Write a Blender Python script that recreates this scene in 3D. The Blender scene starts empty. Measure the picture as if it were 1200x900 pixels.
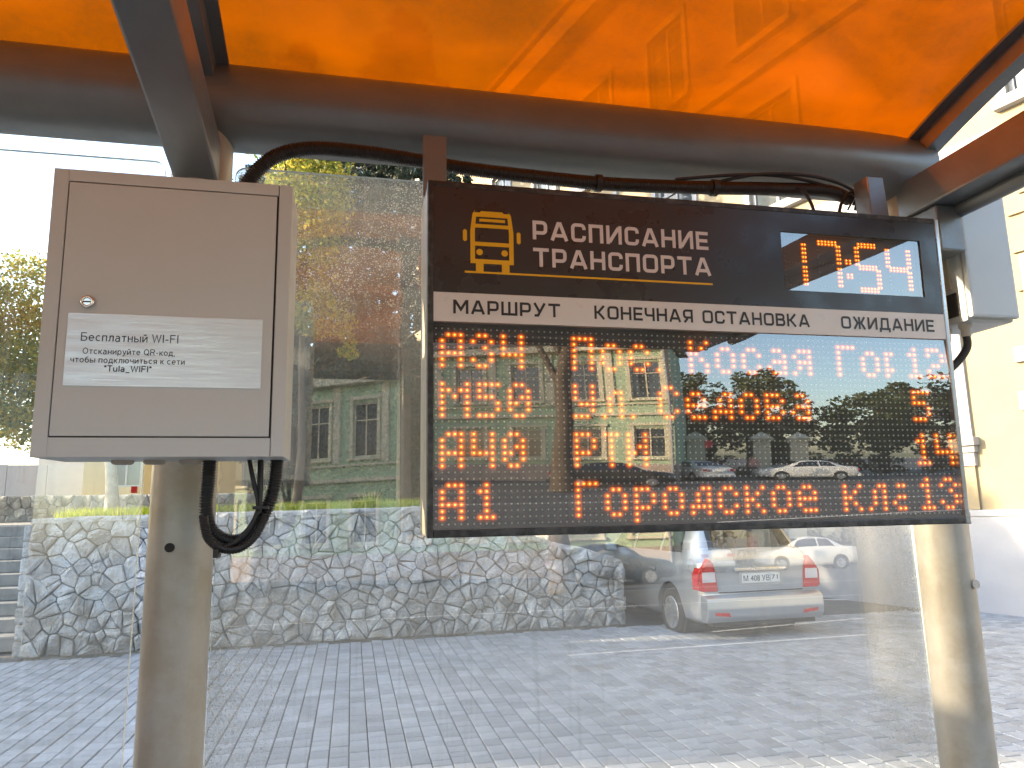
import bpy, bmesh, math, random
import numpy as np
from mathutils import Vector, Matrix
R = math.radians
rnd = random.Random(7)
scene = bpy.context.scene
COL = scene.collection

# ------------------------------------------------------------------ camera
YAW, PITCH, ROLL, FPX = 0.2177, 0.1709, -0.0194, 849.6
CAM = Vector((0, 0, 1.6))
fw = Vector((math.sin(YAW)*math.cos(PITCH), math.cos(YAW)*math.cos(PITCH), math.sin(PITCH)))
rt = Vector((math.cos(YAW), -math.sin(YAW), 0)); up = rt.cross(fw)
rt2 = rt*math.cos(ROLL)+up*math.sin(ROLL); up2 = -rt*math.sin(ROLL)+up*math.cos(ROLL)
cam = bpy.data.cameras.new('camera'); cam.sensor_width = 36; cam.lens = FPX/1200*36
cam.clip_start = .05; cam.clip_end = 2000
camo = bpy.data.objects.new('camera', cam); COL.objects.link(camo)
M = Matrix((rt2, up2, -fw)).transposed().to_4x4(); M.translation = CAM
camo.matrix_world = M
scene.camera = camo

# ------------------------------------------------------------------ light
SUN_AZ, SUN_EL = 78.0, 20.0          # degrees to the left of +Y, elevation
sd = Vector((-math.sin(R(SUN_AZ))*math.cos(R(SUN_EL)), math.cos(R(SUN_AZ))*math.cos(R(SUN_EL)), math.sin(R(SUN_EL))))
w = bpy.data.worlds.new('World'); scene.world = w; w.use_nodes = True
nt = w.node_tree; bg = nt.nodes['Background']
sky = nt.nodes.new('ShaderNodeTexSky'); sky.sky_type = 'NISHITA'; sky.sun_disc = False
sky.sun_elevation = R(SUN_EL); sky.sun_rotation = R(-SUN_AZ)
sky.air_density = 1.2; sky.dust_density = 2.0; sky.ozone_density = 1.5
nt.links.new(sky.outputs[0], bg.inputs[0]); bg.inputs[1].default_value = 0.15
sl = bpy.data.lights.new('sun', 'SUN'); sl.energy = 2.5; sl.angle = R(.6); sl.color = (1, .80, .54)
so = bpy.data.objects.new('sun', sl); COL.objects.link(so)
so.rotation_euler = sd.to_track_quat('Z', 'Y').to_euler()
scene.view_settings.view_transform = 'Standard'; scene.view_settings.look = 'None'
scene.view_settings.exposure = 2.45; scene.view_settings.gamma = 1
scene.cycles.max_bounces = 10; scene.cycles.diffuse_bounces = 4; scene.cycles.glossy_bounces = 4
scene.cycles.transparent_max_bounces = 16; scene.cycles.transmission_bounces = 6
scene.cycles.caustics_reflective = False; scene.cycles.caustics_refractive = False
scene.cycles.sample_clamp_indirect = 6

# ------------------------------------------------------------------ helpers
def tag(o, label=None, cat=None, group=None, kind=None):
    if label: o['label'] = label
    if cat: o['category'] = cat
    if group: o['group'] = group
    if kind: o['kind'] = kind
    return o
def empty(name, loc, rz=0, rx=0):
    o = bpy.data.objects.new(name, None); COL.objects.link(o)
    o.location = loc; o.rotation_euler = (rx, 0, rz); o.empty_display_size = .1
    return o
def copy_tree(o, parent=None):
    c = o.copy(); COL.objects.link(c); c.parent = parent
    if parent is not None: c.matrix_parent_inverse = o.matrix_parent_inverse.copy()
    for ch in list(o.children): copy_tree(ch, c)
    return c
def link(name, me, m=None, parent=None, loc=None):
    o = bpy.data.objects.new(name, me); COL.objects.link(o)
    if m: me.materials.append(m)
    if parent: o.parent = parent
    if loc is not None: o.location = loc
    return o
class MB:
    def __init__(s): s.v = []; s.f = []; s.sm = []
    def add(s, vs, fs, smooth=False):
        b = len(s.v); s.v += [tuple(p) for p in vs]
        s.f += [tuple(i+b for i in f) for f in fs]; s.sm += [smooth]*len(fs); return s
    def box(s, x0, x1, y0, y1, z0, z1, b=0.0, M=None):
        bm = bmesh.new()
        vs = [bm.verts.new((x, y, z)) for x in (x0, x1) for y in (y0, y1) for z in (z0, z1)]
        for q in ((0,1,3,2),(4,6,7,5),(0,4,5,1),(2,3,7,6),(0,2,6,4),(1,5,7,3)): bm.faces.new([vs[i] for i in q])
        bmesh.ops.recalc_face_normals(bm, faces=bm.faces)
        if b > 0: bmesh.ops.bevel(bm, geom=list(bm.edges), offset=b, segments=2, affect='EDGES', profile=.6)
        if M is not None: bm.transform(M)
        bm.verts.index_update()
        s.add([v.co[:] for v in bm.verts], [[v.index for v in f.verts] for f in bm.faces]); bm.free(); return s
    def tube(s, pts, r, n=16, rib=None, caps=True, radii=None):
        pts = [Vector(p) for p in pts]; rings = []
        t0 = (pts[1]-pts[0]).normalized()
        a = t0.orthogonal().normalized()
        for i, p in enumerate(pts):
            t = (pts[min(i+1, len(pts)-1)]-pts[max(i-1, 0)]).normalized()
            a = (a-t*a.dot(t)).normalized(); b = t.cross(a)
            rr = radii[i] if radii else r
            rings.append([p+(a*math.cos(2*math.pi*k/n)+b*math.sin(2*math.pi*k/n))*rr for k in range(n)])
        vs = [q for rg in rings for q in rg]
        fs = [(i*n+k, i*n+(k+1) % n, (i+1)*n+(k+1) % n, (i+1)*n+k) for i in range(len(rings)-1) for k in range(n)]
        s.add(vs, fs, True)
        if caps: s.add(rings[0], [tuple(range(n))[::-1]]); s.add(rings[-1], [tuple(range(n))])
        return s
    def prism(s, poly, y0, y1, axis='y', b=0):
        # polygon in (x,z) extruded along y  (or (x,y) along z, (y,z) along x)
        def P(a, c, d): return {'y': (a, d, c), 'z': (a, c, d), 'x': (d, a, c)}[axis]
        n = len(poly)
        bm = bmesh.new()
        A = [bm.verts.new(P(a, c, y0)) for a, c in poly]; B = [bm.verts.new(P(a, c, y1)) for a, c in poly]
        bm.faces.new(A); bm.faces.new(B[::-1])
        for i in range(n): bm.faces.new((A[i], B[i], B[(i+1) % n], A[(i+1) % n]))
        bmesh.ops.recalc_face_normals(bm, faces=bm.faces)
        if b > 0: bmesh.ops.bevel(bm, geom=list(bm.edges), offset=b, segments=2, affect='EDGES', profile=.6)
        bm.verts.index_update()
        s.add([v.co[:] for v in bm.verts], [[v.index for v in f.verts] for f in bm.faces]); bm.free(); return s
    def lathe(s, prof, n=20, c=(0, 0, 0), axis='z'):
        vs = []
        for r_, h in prof:
            for k in range(n):
                a = 2*math.pi*k/n; x, y = r_*math.cos(a), r_*math.sin(a)
                p = {'z': (x, y, h), 'y': (x, h, y), 'x': (h, x, y)}[axis]
                vs.append((p[0]+c[0], p[1]+c[1], p[2]+c[2]))
        m = len(prof)
        fs = [(i*n+k, i*n+(k+1) % n, (i+1)*n+(k+1) % n, (i+1)*n+k) for i in range(m-1) for k in range(n)]
        s.add(vs, fs, True); s.add(vs[:n], [tuple(range(n))[::-1]]); s.add(vs[-n:], [tuple(range(n))]); return s
    def mesh(s, name, fix=True):
        me = bpy.data.meshes.new(name); me.from_pydata(s.v, [], s.f)
        me.polygons.foreach_set('use_smooth', s.sm)
        if fix:
            bm = bmesh.new(); bm.from_mesh(me); bmesh.ops.recalc_face_normals(bm, faces=bm.faces); bm.to_mesh(me); bm.free()
        me.update(); return me
    def build(s, name, m=None, parent=None, loc=None, fix=True):
        return link(name, s.mesh(name, fix), m, parent, loc)

# ------------------------------------------------------------------ materials
def N(nt, t, **k):
    n = nt.nodes.new(t)
    for a, v in k.items():
        if hasattr(n, a): setattr(n, a, v)
    return n
def ramp(nt, fac, stops):
    r = N(nt, 'ShaderNodeValToRGB'); e = r.color_ramp.elements
    while len(e) < len(stops): e.new(.5)
    for i, (p, c) in enumerate(stops):
        e[i].position = p; e[i].color = (c, c, c, 1) if isinstance(c, (int, float)) else (*c, 1)
    nt.links.new(fac, r.inputs[0]); return r.outputs[0]
def noise(nt, scale, detail=4, rough=.55, vec=None, dist=0):
    n = N(nt, 'ShaderNodeTexNoise'); n.inputs['Scale'].default_value = scale
    n.inputs['Detail'].default_value = detail; n.inputs['Roughness'].default_value = rough
    n.inputs['Distortion'].default_value = dist
    if vec: nt.links.new(vec, n.inputs['Vector'])
    return n.outputs['Fac']
def mixc(nt, fac, a, b, mode='MIX'):
    m = N(nt, 'ShaderNodeMix', data_type='RGBA', blend_type=mode)
    for sck, v in ((m.inputs[0], fac), (m.inputs[6], a), (m.inputs[7], b)):
        if isinstance(v, (int, float)): sck.default_value = v
        elif isinstance(v, tuple): sck.default_value = (*v, 1)
        else: nt.links.new(v, sck)
    return m.outputs[2]
def objco(nt, sc=None):
    tc = N(nt, 'ShaderNodeTexCoord'); o = tc.outputs['Object']
    if sc:
        mp = N(nt, 'ShaderNodeMapping'); mp.inputs['Scale'].default_value = sc
        nt.links.new(o, mp.inputs[0]); return mp.outputs[0]
    return o
def mat(name, col, rough=.6, metal=0, var=.15, vscale=6, bump=0, bscale=60, col2=None, spec=.5, coat=0, stretch=None, island=0, objrnd=False, mottle=None):
    m = bpy.data.materials.new(name); m.use_nodes = True; nt = m.node_tree
    p = nt.nodes['Principled BSDF']; co = objco(nt, stretch)
    c = tuple(col)
    f = noise(nt, vscale, 6, .6, co)
    lo = tuple(x*(1-var) for x in c); hi = tuple(min(1, x*(1+var)) for x in c)
    out = ramp(nt, f, [(.3, lo), (.7, hi)])
    if col2:
        f2 = noise(nt, (mottle or vscale*.37), 5, .65, co)
        out = mixc(nt, ramp(nt, f2, [(.45, 0.0), (.62, 1.0)]), out, tuple(col2))
    if island or objrnd:
        g = N(nt, 'ShaderNodeNewGeometry'); oi = N(nt, 'ShaderNodeObjectInfo')
        a = N(nt, 'ShaderNodeMath', operation='ADD'); nt.links.new(g.outputs['Random Per Island'], a.inputs[0]); nt.links.new(oi.outputs['Random'], a.inputs[1])
        fr = N(nt, 'ShaderNodeMath', operation='FRACT'); nt.links.new(a.outputs[0], fr.inputs[0])
        k = island or .25
        out = mixc(nt, 1.0, out, ramp(nt, fr.outputs[0], [(0, 1-k), (1, 1+k)]), 'MULTIPLY')
    nt.links.new(out, p.inputs['Base Color'])
    p.inputs['Roughness'].default_value = rough; p.inputs['Metallic'].default_value = metal
    p.inputs['Specular IOR Level'].default_value = spec
    if coat: p.inputs['Coat Weight'].default_value = coat; p.inputs['Coat Roughness'].default_value = .05
    if var > 0: rr = ramp(nt, noise(nt, vscale*2.3, 3, .5, co), [(.3, max(0, rough-.08)), (.7, min(1, rough+.1))]); nt.links.new(rr, p.inputs['Roughness'])
    if bump:
        b = N(nt, 'ShaderNodeBump'); b.inputs['Strength'].default_value = 1; b.inputs['Distance'].default_value = bump
        nt.links.new(noise(nt, bscale, 6, .6, co), b.inputs['Height']); nt.links.new(b.outputs[0], p.inputs['Normal'])
    return m
def emis(name, col, strength, base=(.1, .04, .0)):
    m = bpy.data.materials.new(name); m.use_nodes = True; p = m.node_tree.nodes['Principled BSDF']
    p.inputs['Base Color'].default_value = (*base, 1); p.inputs['Emission Color'].default_value = (*col, 1)
    p.inputs['Emission Strength'].default_value = strength; p.inputs['Roughness'].default_value = .4
    return m
def schlick(nt, f0):
    # same reflectance from both sides of a thin sheet
    g = N(nt, 'ShaderNodeNewGeometry'); d = N(nt, 'ShaderNodeVectorMath', operation='DOT_PRODUCT')
    nt.links.new(g.outputs['Incoming'], d.inputs[0]); nt.links.new(g.outputs['Normal'], d.inputs[1])
    c = MATH(nt, 'SUBTRACT', 1.0, MATH(nt, 'ABSOLUTE', d.outputs['Value']))
    return MATH(nt, 'ADD', f0, MATH(nt, 'MULTIPLY', MATH(nt, 'POWER', c, 5.0), .28))
def glassmat(name, tint=(1, 1, 1), ior=1.5, dirt=None, rough=0.0, wave=0):
    m = bpy.data.materials.new(name); m.use_nodes = True; nt = m.node_tree; nt.nodes.clear()
    out = N(nt, 'ShaderNodeOutputMaterial')
    tr = N(nt, 'ShaderNodeBsdfTransparent'); tr.inputs[0].default_value = (*tint, 1)
    gl = N(nt, 'ShaderNodeBsdfGlossy'); gl.inputs['Roughness'].default_value = rough
    frs = schlick(nt, ior)
    if wave:
        b = N(nt, 'ShaderNodeBump'); b.inputs['Distance'].default_value = wave; b.inputs['Strength'].default_value = 1
        nt.links.new(noise(nt, 3.0, 1, .5, objco(nt)), b.inputs['Height']); nt.links.new(b.outputs[0], gl.inputs['Normal'])
    mx = N(nt, 'ShaderNodeMixShader'); nt.links.new(frs, mx.inputs[0]); nt.links.new(tr.outputs[0], mx.inputs[1]); nt.links.new(gl.outputs[0], mx.inputs[2])
    last = mx.outputs[0]
    if dirt:
        df = N(nt, 'ShaderNodeBsdfDiffuse'); df.inputs[0].default_value = (.55, .54, .5, 1)
        tl = N(nt, 'ShaderNodeBsdfTranslucent'); tl.inputs[0].default_value = (.6, .6, .56, 1)
        dd = N(nt, 'ShaderNodeMixShader'); dd.inputs[0].default_value = .5
        nt.links.new(df.outputs[0], dd.inputs[1]); nt.links.new(tl.outputs[0], dd.inputs[2])
        m2 = N(nt, 'ShaderNodeMixShader'); nt.links.new(dirt(nt), m2.inputs[0]); nt.links.new(last, m2.inputs[1]); nt.links.new(dd.outputs[0], m2.inputs[2]); last = m2.outputs[0]
    nt.links.new(last, out.inputs[0]); return m
def MATH(nt, op, a, b=None):
    n = N(nt, 'ShaderNodeMath', operation=op, use_clamp=False)
    for i, v in enumerate((a, b)):
        if v is None: continue
        if isinstance(v, (int, float)): n.inputs[i].default_value = v
        else: nt.links.new(v, n.inputs[i])
    return n.outputs[0]
def pane_dirt(nt):
    co = objco(nt); sx = N(nt, 'ShaderNodeSeparateXYZ'); nt.links.new(co, sx.inputs[0])
    x, z = sx.outputs[0], sx.outputs[2]
    v = N(nt, 'ShaderNodeTexVoronoi'); v.inputs['Scale'].default_value = 190; nt.links.new(co, v.inputs['Vector'])
    dots = ramp(nt, v.outputs['Distance'], [(.18, 1.0), (.30, 0.0)])
    v2 = N(nt, 'ShaderNodeTexVoronoi'); v2.inputs['Scale'].default_value = 70; nt.links.new(co, v2.inputs['Vector'])
    dots2 = ramp(nt, v2.outputs['Distance'], [(.10, 1.0), (.17, 0.0)])
    zone = ramp(nt, noise(nt, 5.5, 3, .6, co), [(.36, 0.0), (.56, 1.0)])
    upz = ramp(nt, z, [(.0, .15), (1.0, .15)])
    # upper left of the pane is much more spotted; a band along both vertical edges too
    zz = N(nt, 'ShaderNodeMapRange'); nt.links.new(z, zz.inputs[0]); zz.inputs[1].default_value = 1.85; zz.inputs[2].default_value = 2.15
    xx = N(nt, 'ShaderNodeMapRange'); nt.links.new(MATH(nt, 'ABSOLUTE', MATH(nt, 'SUBTRACT', x, .49)), xx.inputs[0]); xx.inputs[1].default_value = .58; xx.inputs[2].default_value = .72
    reg = MATH(nt, 'MAXIMUM', zz.outputs[0], xx.outputs[0])
    d = MATH(nt, 'MULTIPLY', MATH(nt, 'MAXIMUM', dots, dots2), MATH(nt, 'MULTIPLY', zone, MATH(nt, 'ADD', MATH(nt, 'MULTIPLY', reg, 1.0), .05)))
    haze = MATH(nt, 'MULTIPLY', MATH(nt, 'ADD', .03, MATH(nt, 'MULTIPLY', ramp(nt, noise(nt, 4, 5, .65, co), [(.35, 0.0), (.75, 1.0)]), .10)), MATH(nt, 'ADD', MATH(nt, 'MULTIPLY', reg, 1.6), .7))
    st = noise(nt, 1.0, 4, .7, objco(nt, (38, 1, .9)))
    streak = MATH(nt, 'MULTIPLY', ramp(nt, st, [(.56, 0.0), (.74, 1.0)]), .12)
    tot = MATH(nt, 'MAXIMUM', MATH(nt, 'ADD', haze, streak), d)
    c = N(nt, 'ShaderNodeClamp'); nt.links.new(tot, c.inputs[0]); return c.outputs[0]
def light_dirt(nt):
    co = objco(nt)
    st = noise(nt, 1.0, 4, .7, objco(nt, (30, 1, 1.1)))
    return MATH(nt, 'ADD', .04, MATH(nt, 'MULTIPLY', ramp(nt, st, [(.5, 0.0), (.8, 1.0)]), .14))
def screen_dirt(nt):
    co = objco(nt)
    return MATH(nt, 'ADD', .075, MATH(nt, 'MULTIPLY', ramp(nt, noise(nt, 9, 5, .7, co), [(.45, 0.0), (.8, 1.0)]), .05))

m_steel = mat('grey_paint', (.18, .205, .225), .38, .35, .10, 5, .0004, 90, col2=(.21, .225, .235), mottle=3)
m_pole = mat('weathered_paint', (.42, .405, .37), .42, .2, .12, 7, .0005, 70, col2=(.37, .34, .285), mottle=9)
m_box = mat('powder_coat_grey', (.58, .625, .64), .48, 0, .035, 3, .00012, 500)
m_boxdark = mat('dark_gap', (.03, .03, .03), .8)
m_chrome = mat('chrome', (.75, .75, .74), .18, 1)
m_plaque = mat('brushed_aluminium', (.66, .72, .80), .34, .45, .05, 5, .000015, 40, stretch=(1, 1, 40))
m_print = mat('dark_print', (.035, .03, .05), .6, var=.02)
m_conduit = mat('black_corrugated_plastic', (.012, .012, .013), .38, 0, .2)
m_cable = mat('black_cable', (.015, .015, .016), .5)
m_plug = mat('pale_plastic_plug', (.5, .47, .42), .6)
m_bezel = mat('worn_black_bezel', (.02, .021, .023), .45, 0, .3, 60, .0004, 180, col2=(.07, .07, .07), mottle=55)
m_alu = mat('side_profile', (.42, .44, .47), .28, .7, .06, 8)
m_case = mat('beige_case', (.55, .49, .38), .5, 0, .12, 12, .0003, 200)
m_head = mat('dark_film', (.035, .032, .036), .30, 0, .05, 8, .00004, 40)
m_band = mat('white_film', (.72, .70, .69), .35, 0, .02, 8)
m_yellow = mat('yellow_print', (.83, .45, .01), .45, var=.03)
m_white = mat('white_print', (.70, .64, .64), .45, var=.03)
m_black = mat('black_print', (.02, .02, .025), .45, var=.02)
m_ledboard = mat('led_board', (.055, .058, .052), .7, 0, .1, 100)
m_ledoff = mat('unlit_led', (.75, .80, .72), .3, 0, .02)
m_halo = emis('lit_led_glow', (1, .15, .003), .27)  # domes wider than the LEDs, part of their bloom is painted in
m_glow = emis('painted_led_bloom', (1, .13, .002), .105, (.03, .015, .01))  # bloom around lit LEDs, put in as dim emissive discs
m_core = emis('lit_led_core', (1, .40, .05), .95)
m_segoff = mat('unlit_segment', (.30, .30, .30), .5)
m_screen = glassmat('acrylic_window', (.90, .91, .92), .22, screen_dirt)
m_pane = glassmat('dirty_safety_glass', (.98, .99, .985), .165, pane_dirt)
m_pane2 = glassmat('streaked_safety_glass', (.97, .98, .975), .08, light_dirt)
m_edge = mat('glass_edge', (.72, .80, .78), .25, 0, .1, 20)
m_red = mat('red_sticker', (.75, .03, .04), .5)

def roofmat():
    m = bpy.data.materials.new('orange_polycarbonate'); m.use_nodes = True; nt = m.node_tree; nt.nodes.clear()
    out = N(nt, 'ShaderNodeOutputMaterial'); co = objco(nt)
    tr = N(nt, 'ShaderNodeBsdfTransparent'); tr.inputs[0].default_value = (.80, .13, .0, 1)
    tl = N(nt, 'ShaderNodeBsdfTranslucent'); df = N(nt, 'ShaderNodeBsdfDiffuse'); gl = N(nt, 'ShaderNodeBsdfGlossy')
    gl.inputs['Roughness'].default_value = .3
    d1 = ramp(nt, noise(nt, 3.2, 6, .62, objco(nt, (.7, 1.6, 1)), .6), [(.36, 0.0), (.60, 1.0)])
    d2 = ramp(nt, noise(nt, 1.0, 4, .6, objco(nt, (9, .8, 1))), [(.45, 0.0), (.8, 1.0)])
    d3 = ramp(nt, noise(nt, 85, 4, .7, co), [(.35, 0.0), (.75, 1.0)])
    dirt = MATH(nt, 'MULTIPLY', MATH(nt, 'ADD', MATH(nt, 'MULTIPLY', d1, .75), MATH(nt, 'MULTIPLY', d2, .25)), MATH(nt, 'ADD', .62, MATH(nt, 'MULTIPLY', d3, .5)))
    c = mixc(nt, dirt, (.58, .265, .006), (.36, .18, .05)); nt.links.new(c, tl.inputs[0])
    c2 = mixc(nt, dirt, (.60, .15, .005), (.34, .15, .05)); nt.links.new(c2, df.inputs[0])
    ct = mixc(nt, dirt, (.72, .31, .003), (.44, .215, .03)); nt.links.new(ct, tr.inputs[0])
    a = N(nt, 'ShaderNodeMixShader'); a.inputs[0].default_value = .30; nt.links.new(tl.outputs[0], a.inputs[1]); nt.links.new(df.outputs[0], a.inputs[2])
    b = N(nt, 'ShaderNodeMixShader'); b.inputs[0].default_value = .45; nt.links.new(a.outputs[0], b.inputs[1]); nt.links.new(tr.outputs[0], b.inputs[2])
    e = N(nt, 'ShaderNodeMixShader'); nt.links.new(schlick(nt, .018), e.inputs[0]); nt.links.new(b.outputs[0], e.inputs[1]); nt.links.new(gl.outputs[0], e.inputs[2])
    nt.links.new(e.outputs[0], out.inputs[0]); return m
m_roof = roofmat()

m_asphalt = mat('asphalt', (.085, .085, .088), .85, 0, .25, 1.3, .004, 90, col2=(.11, .108, .105), mottle=.4)
m_joint = mat('joint_sand', (.07, .072, .078), .9, 0, .2, 30, .003, 120)
m_paver = mat('concrete_paver', (.31, .335, .365), .60, 0, .10, 14, .0012, 160, col2=(.27, .29, .31), mottle=2.5, island=.18, objrnd=True)
m_mortar = mat('mortar', (.30, .295, .27), .95, 0, .25, 20, .008, 50)
m_stone = mat('limestone', (.54, .545, .54), .85, 0, .34, 16, .045, 26, col2=(.33, .315, .28), mottle=4.0, island=.28, objrnd=True)
m_grass = mat('sunlit_grass', (.16, .20, .03), .7, 0, .3, 3, island=.35)
m_lawn = mat('lawn_soil', (.055, .07, .025), .95, 0, .4, 2, .02, 20)
m_path = mat('pale_path', (.38, .35, .31), .8, 0, .12, 3)
m_step = mat('concrete_step', (.25, .25, .245), .85, 0, .2, 6, .003, 60)
m_cream = mat('cream_plaster', (.33, .27, .17), .85, 0, .07, 1.2, .002, 60, col2=(.29, .245, .165), mottle=.35)
m_plinth = mat('grey_plinth_paint', (.37, .38, .41), .8, 0, .05, 1.5, .0015, 50)
m_trim = mat('white_trim', (.36, .36, .37), .7, 0, .06, 3)
m_gap = mat('dark_joint', (.16, .13, .09), .9)  # even dark brown for the control box ribs
m_green = mat('pale_green_plaster', (.42, .53, .36), .85, 0, .06, .8, .002, 40)
m_greentrim = mat('cream_trim', (.66, .60, .45), .8, 0, .05, 2)
m_pink = mat('pinkish_plinth', (.42, .34, .29), .85, 0, .1, 2)
m_wglass = mat('dark_window_glass', (.06, .075, .085), .08, 0, .5, .6, spec=.8)
m_yellowwall = mat('ochre_plaster', (.50, .36, .16), .85, 0, .07, 1)
m_wood = mat('bark', (.10, .075, .055), .9, 0, .35, 6, .02, 18)
m_birch = mat('pale_bark', (.42, .38, .32), .8, 0, .4, 5, .01, 20)
m_rooftin = mat('roof_sheet', (.16, .15, .15), .5, .3)
m_silver = mat('silver_paint', (.47, .50, .54), .28, .72, .0, 2, coat=.5)
m_whitecar = mat('white_paint', (.80, .80, .78), .3, 0, .02, 2, coat=.8)
m_rubber = mat('tyre_rubber', (.02, .02, .021), .85, 0, .2, 20)
m_rim = mat('alloy', (.55, .56, .58), .3, .8)
m_carglass = mat('tinted_glass', (.012, .014, .016), .03, 0, .1, spec=1.0)
m_blackp = mat('black_plastic', (.025, .026, .028), .6)
m_redlens = mat('red_lens', (.55, .008, .012), .15, 0, .05, coat=1)
m_clearlens = mat('clear_lens', (.72, .66, .66), .12, 0, .05, coat=1)
m_plate = mat('plate_white', (.78, .78, .76), .4, var=.02)
m_paint = mat('road_marking', (.62, .62, .60), .7, 0, .25, 12)

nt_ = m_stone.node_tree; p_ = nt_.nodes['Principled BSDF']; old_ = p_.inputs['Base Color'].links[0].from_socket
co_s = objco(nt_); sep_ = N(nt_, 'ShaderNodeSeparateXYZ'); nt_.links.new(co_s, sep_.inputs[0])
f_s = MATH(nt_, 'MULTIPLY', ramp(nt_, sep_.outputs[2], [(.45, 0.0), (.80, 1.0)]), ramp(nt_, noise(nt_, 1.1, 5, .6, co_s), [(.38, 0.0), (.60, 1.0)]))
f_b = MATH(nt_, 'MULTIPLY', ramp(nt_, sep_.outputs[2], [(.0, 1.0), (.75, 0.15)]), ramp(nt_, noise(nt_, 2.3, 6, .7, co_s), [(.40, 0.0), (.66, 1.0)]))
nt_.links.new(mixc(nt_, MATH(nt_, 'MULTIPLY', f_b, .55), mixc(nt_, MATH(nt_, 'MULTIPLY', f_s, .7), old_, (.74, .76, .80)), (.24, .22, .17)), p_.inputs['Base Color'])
def leafmat(name, cols, trans=.35):
    m = bpy.data.materials.new(name); m.use_nodes = True; nt = m.node_tree; p = nt.nodes['Principled BSDF']
    g = N(nt, 'ShaderNodeNewGeometry'); c = ramp(nt, g.outputs['Random Per Island'], [(i/(len(cols)-1) if len(cols) > 1 else 0, x) for i, x in enumerate(cols)])
    nt.links.new(c, p.inputs['Base Color']); p.inputs['Roughness'].default_value = .6
    tl = N(nt, 'ShaderNodeBsdfTranslucent'); nt.links.new(c, tl.inputs[0])
    mx = N(nt, 'ShaderNodeMixShader'); mx.inputs[0].default_value = trans
    out = [n for n in nt.nodes if n.type == 'OUTPUT_MATERIAL'][0]
    nt.links.new(p.outputs[0], mx.inputs[1]); nt.links.new(tl.outputs[0], mx.inputs[2]); nt.links.new(mx.outputs[0], out.inputs[0]); return m
m_leafgreen = leafmat('green_leaves', [(.035, .06, .015), (.06, .09, .02), (.10, .12, .03), (.14, .14, .03)])
m_leafyel = leafmat('turning_leaves', [(.12, .17, .03), (.26, .31, .06), (.44, .42, .08), (.55, .40, .06)], .6)
m_leafdark = leafmat('dark_leaves', [(.015, .03, .012), (.03, .05, .02), (.05, .07, .025)])
m_needle = leafmat('spruce_needles', [(.016, .032, .022), (.03, .05, .035), (.05, .07, .045)], .15)
m_blade = leafmat('grass_blades', [(.16, .26, .02), (.34, .42, .03), (.50, .50, .06)], .5)  # sunlit look partly put into the bright, translucent blade colours

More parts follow.
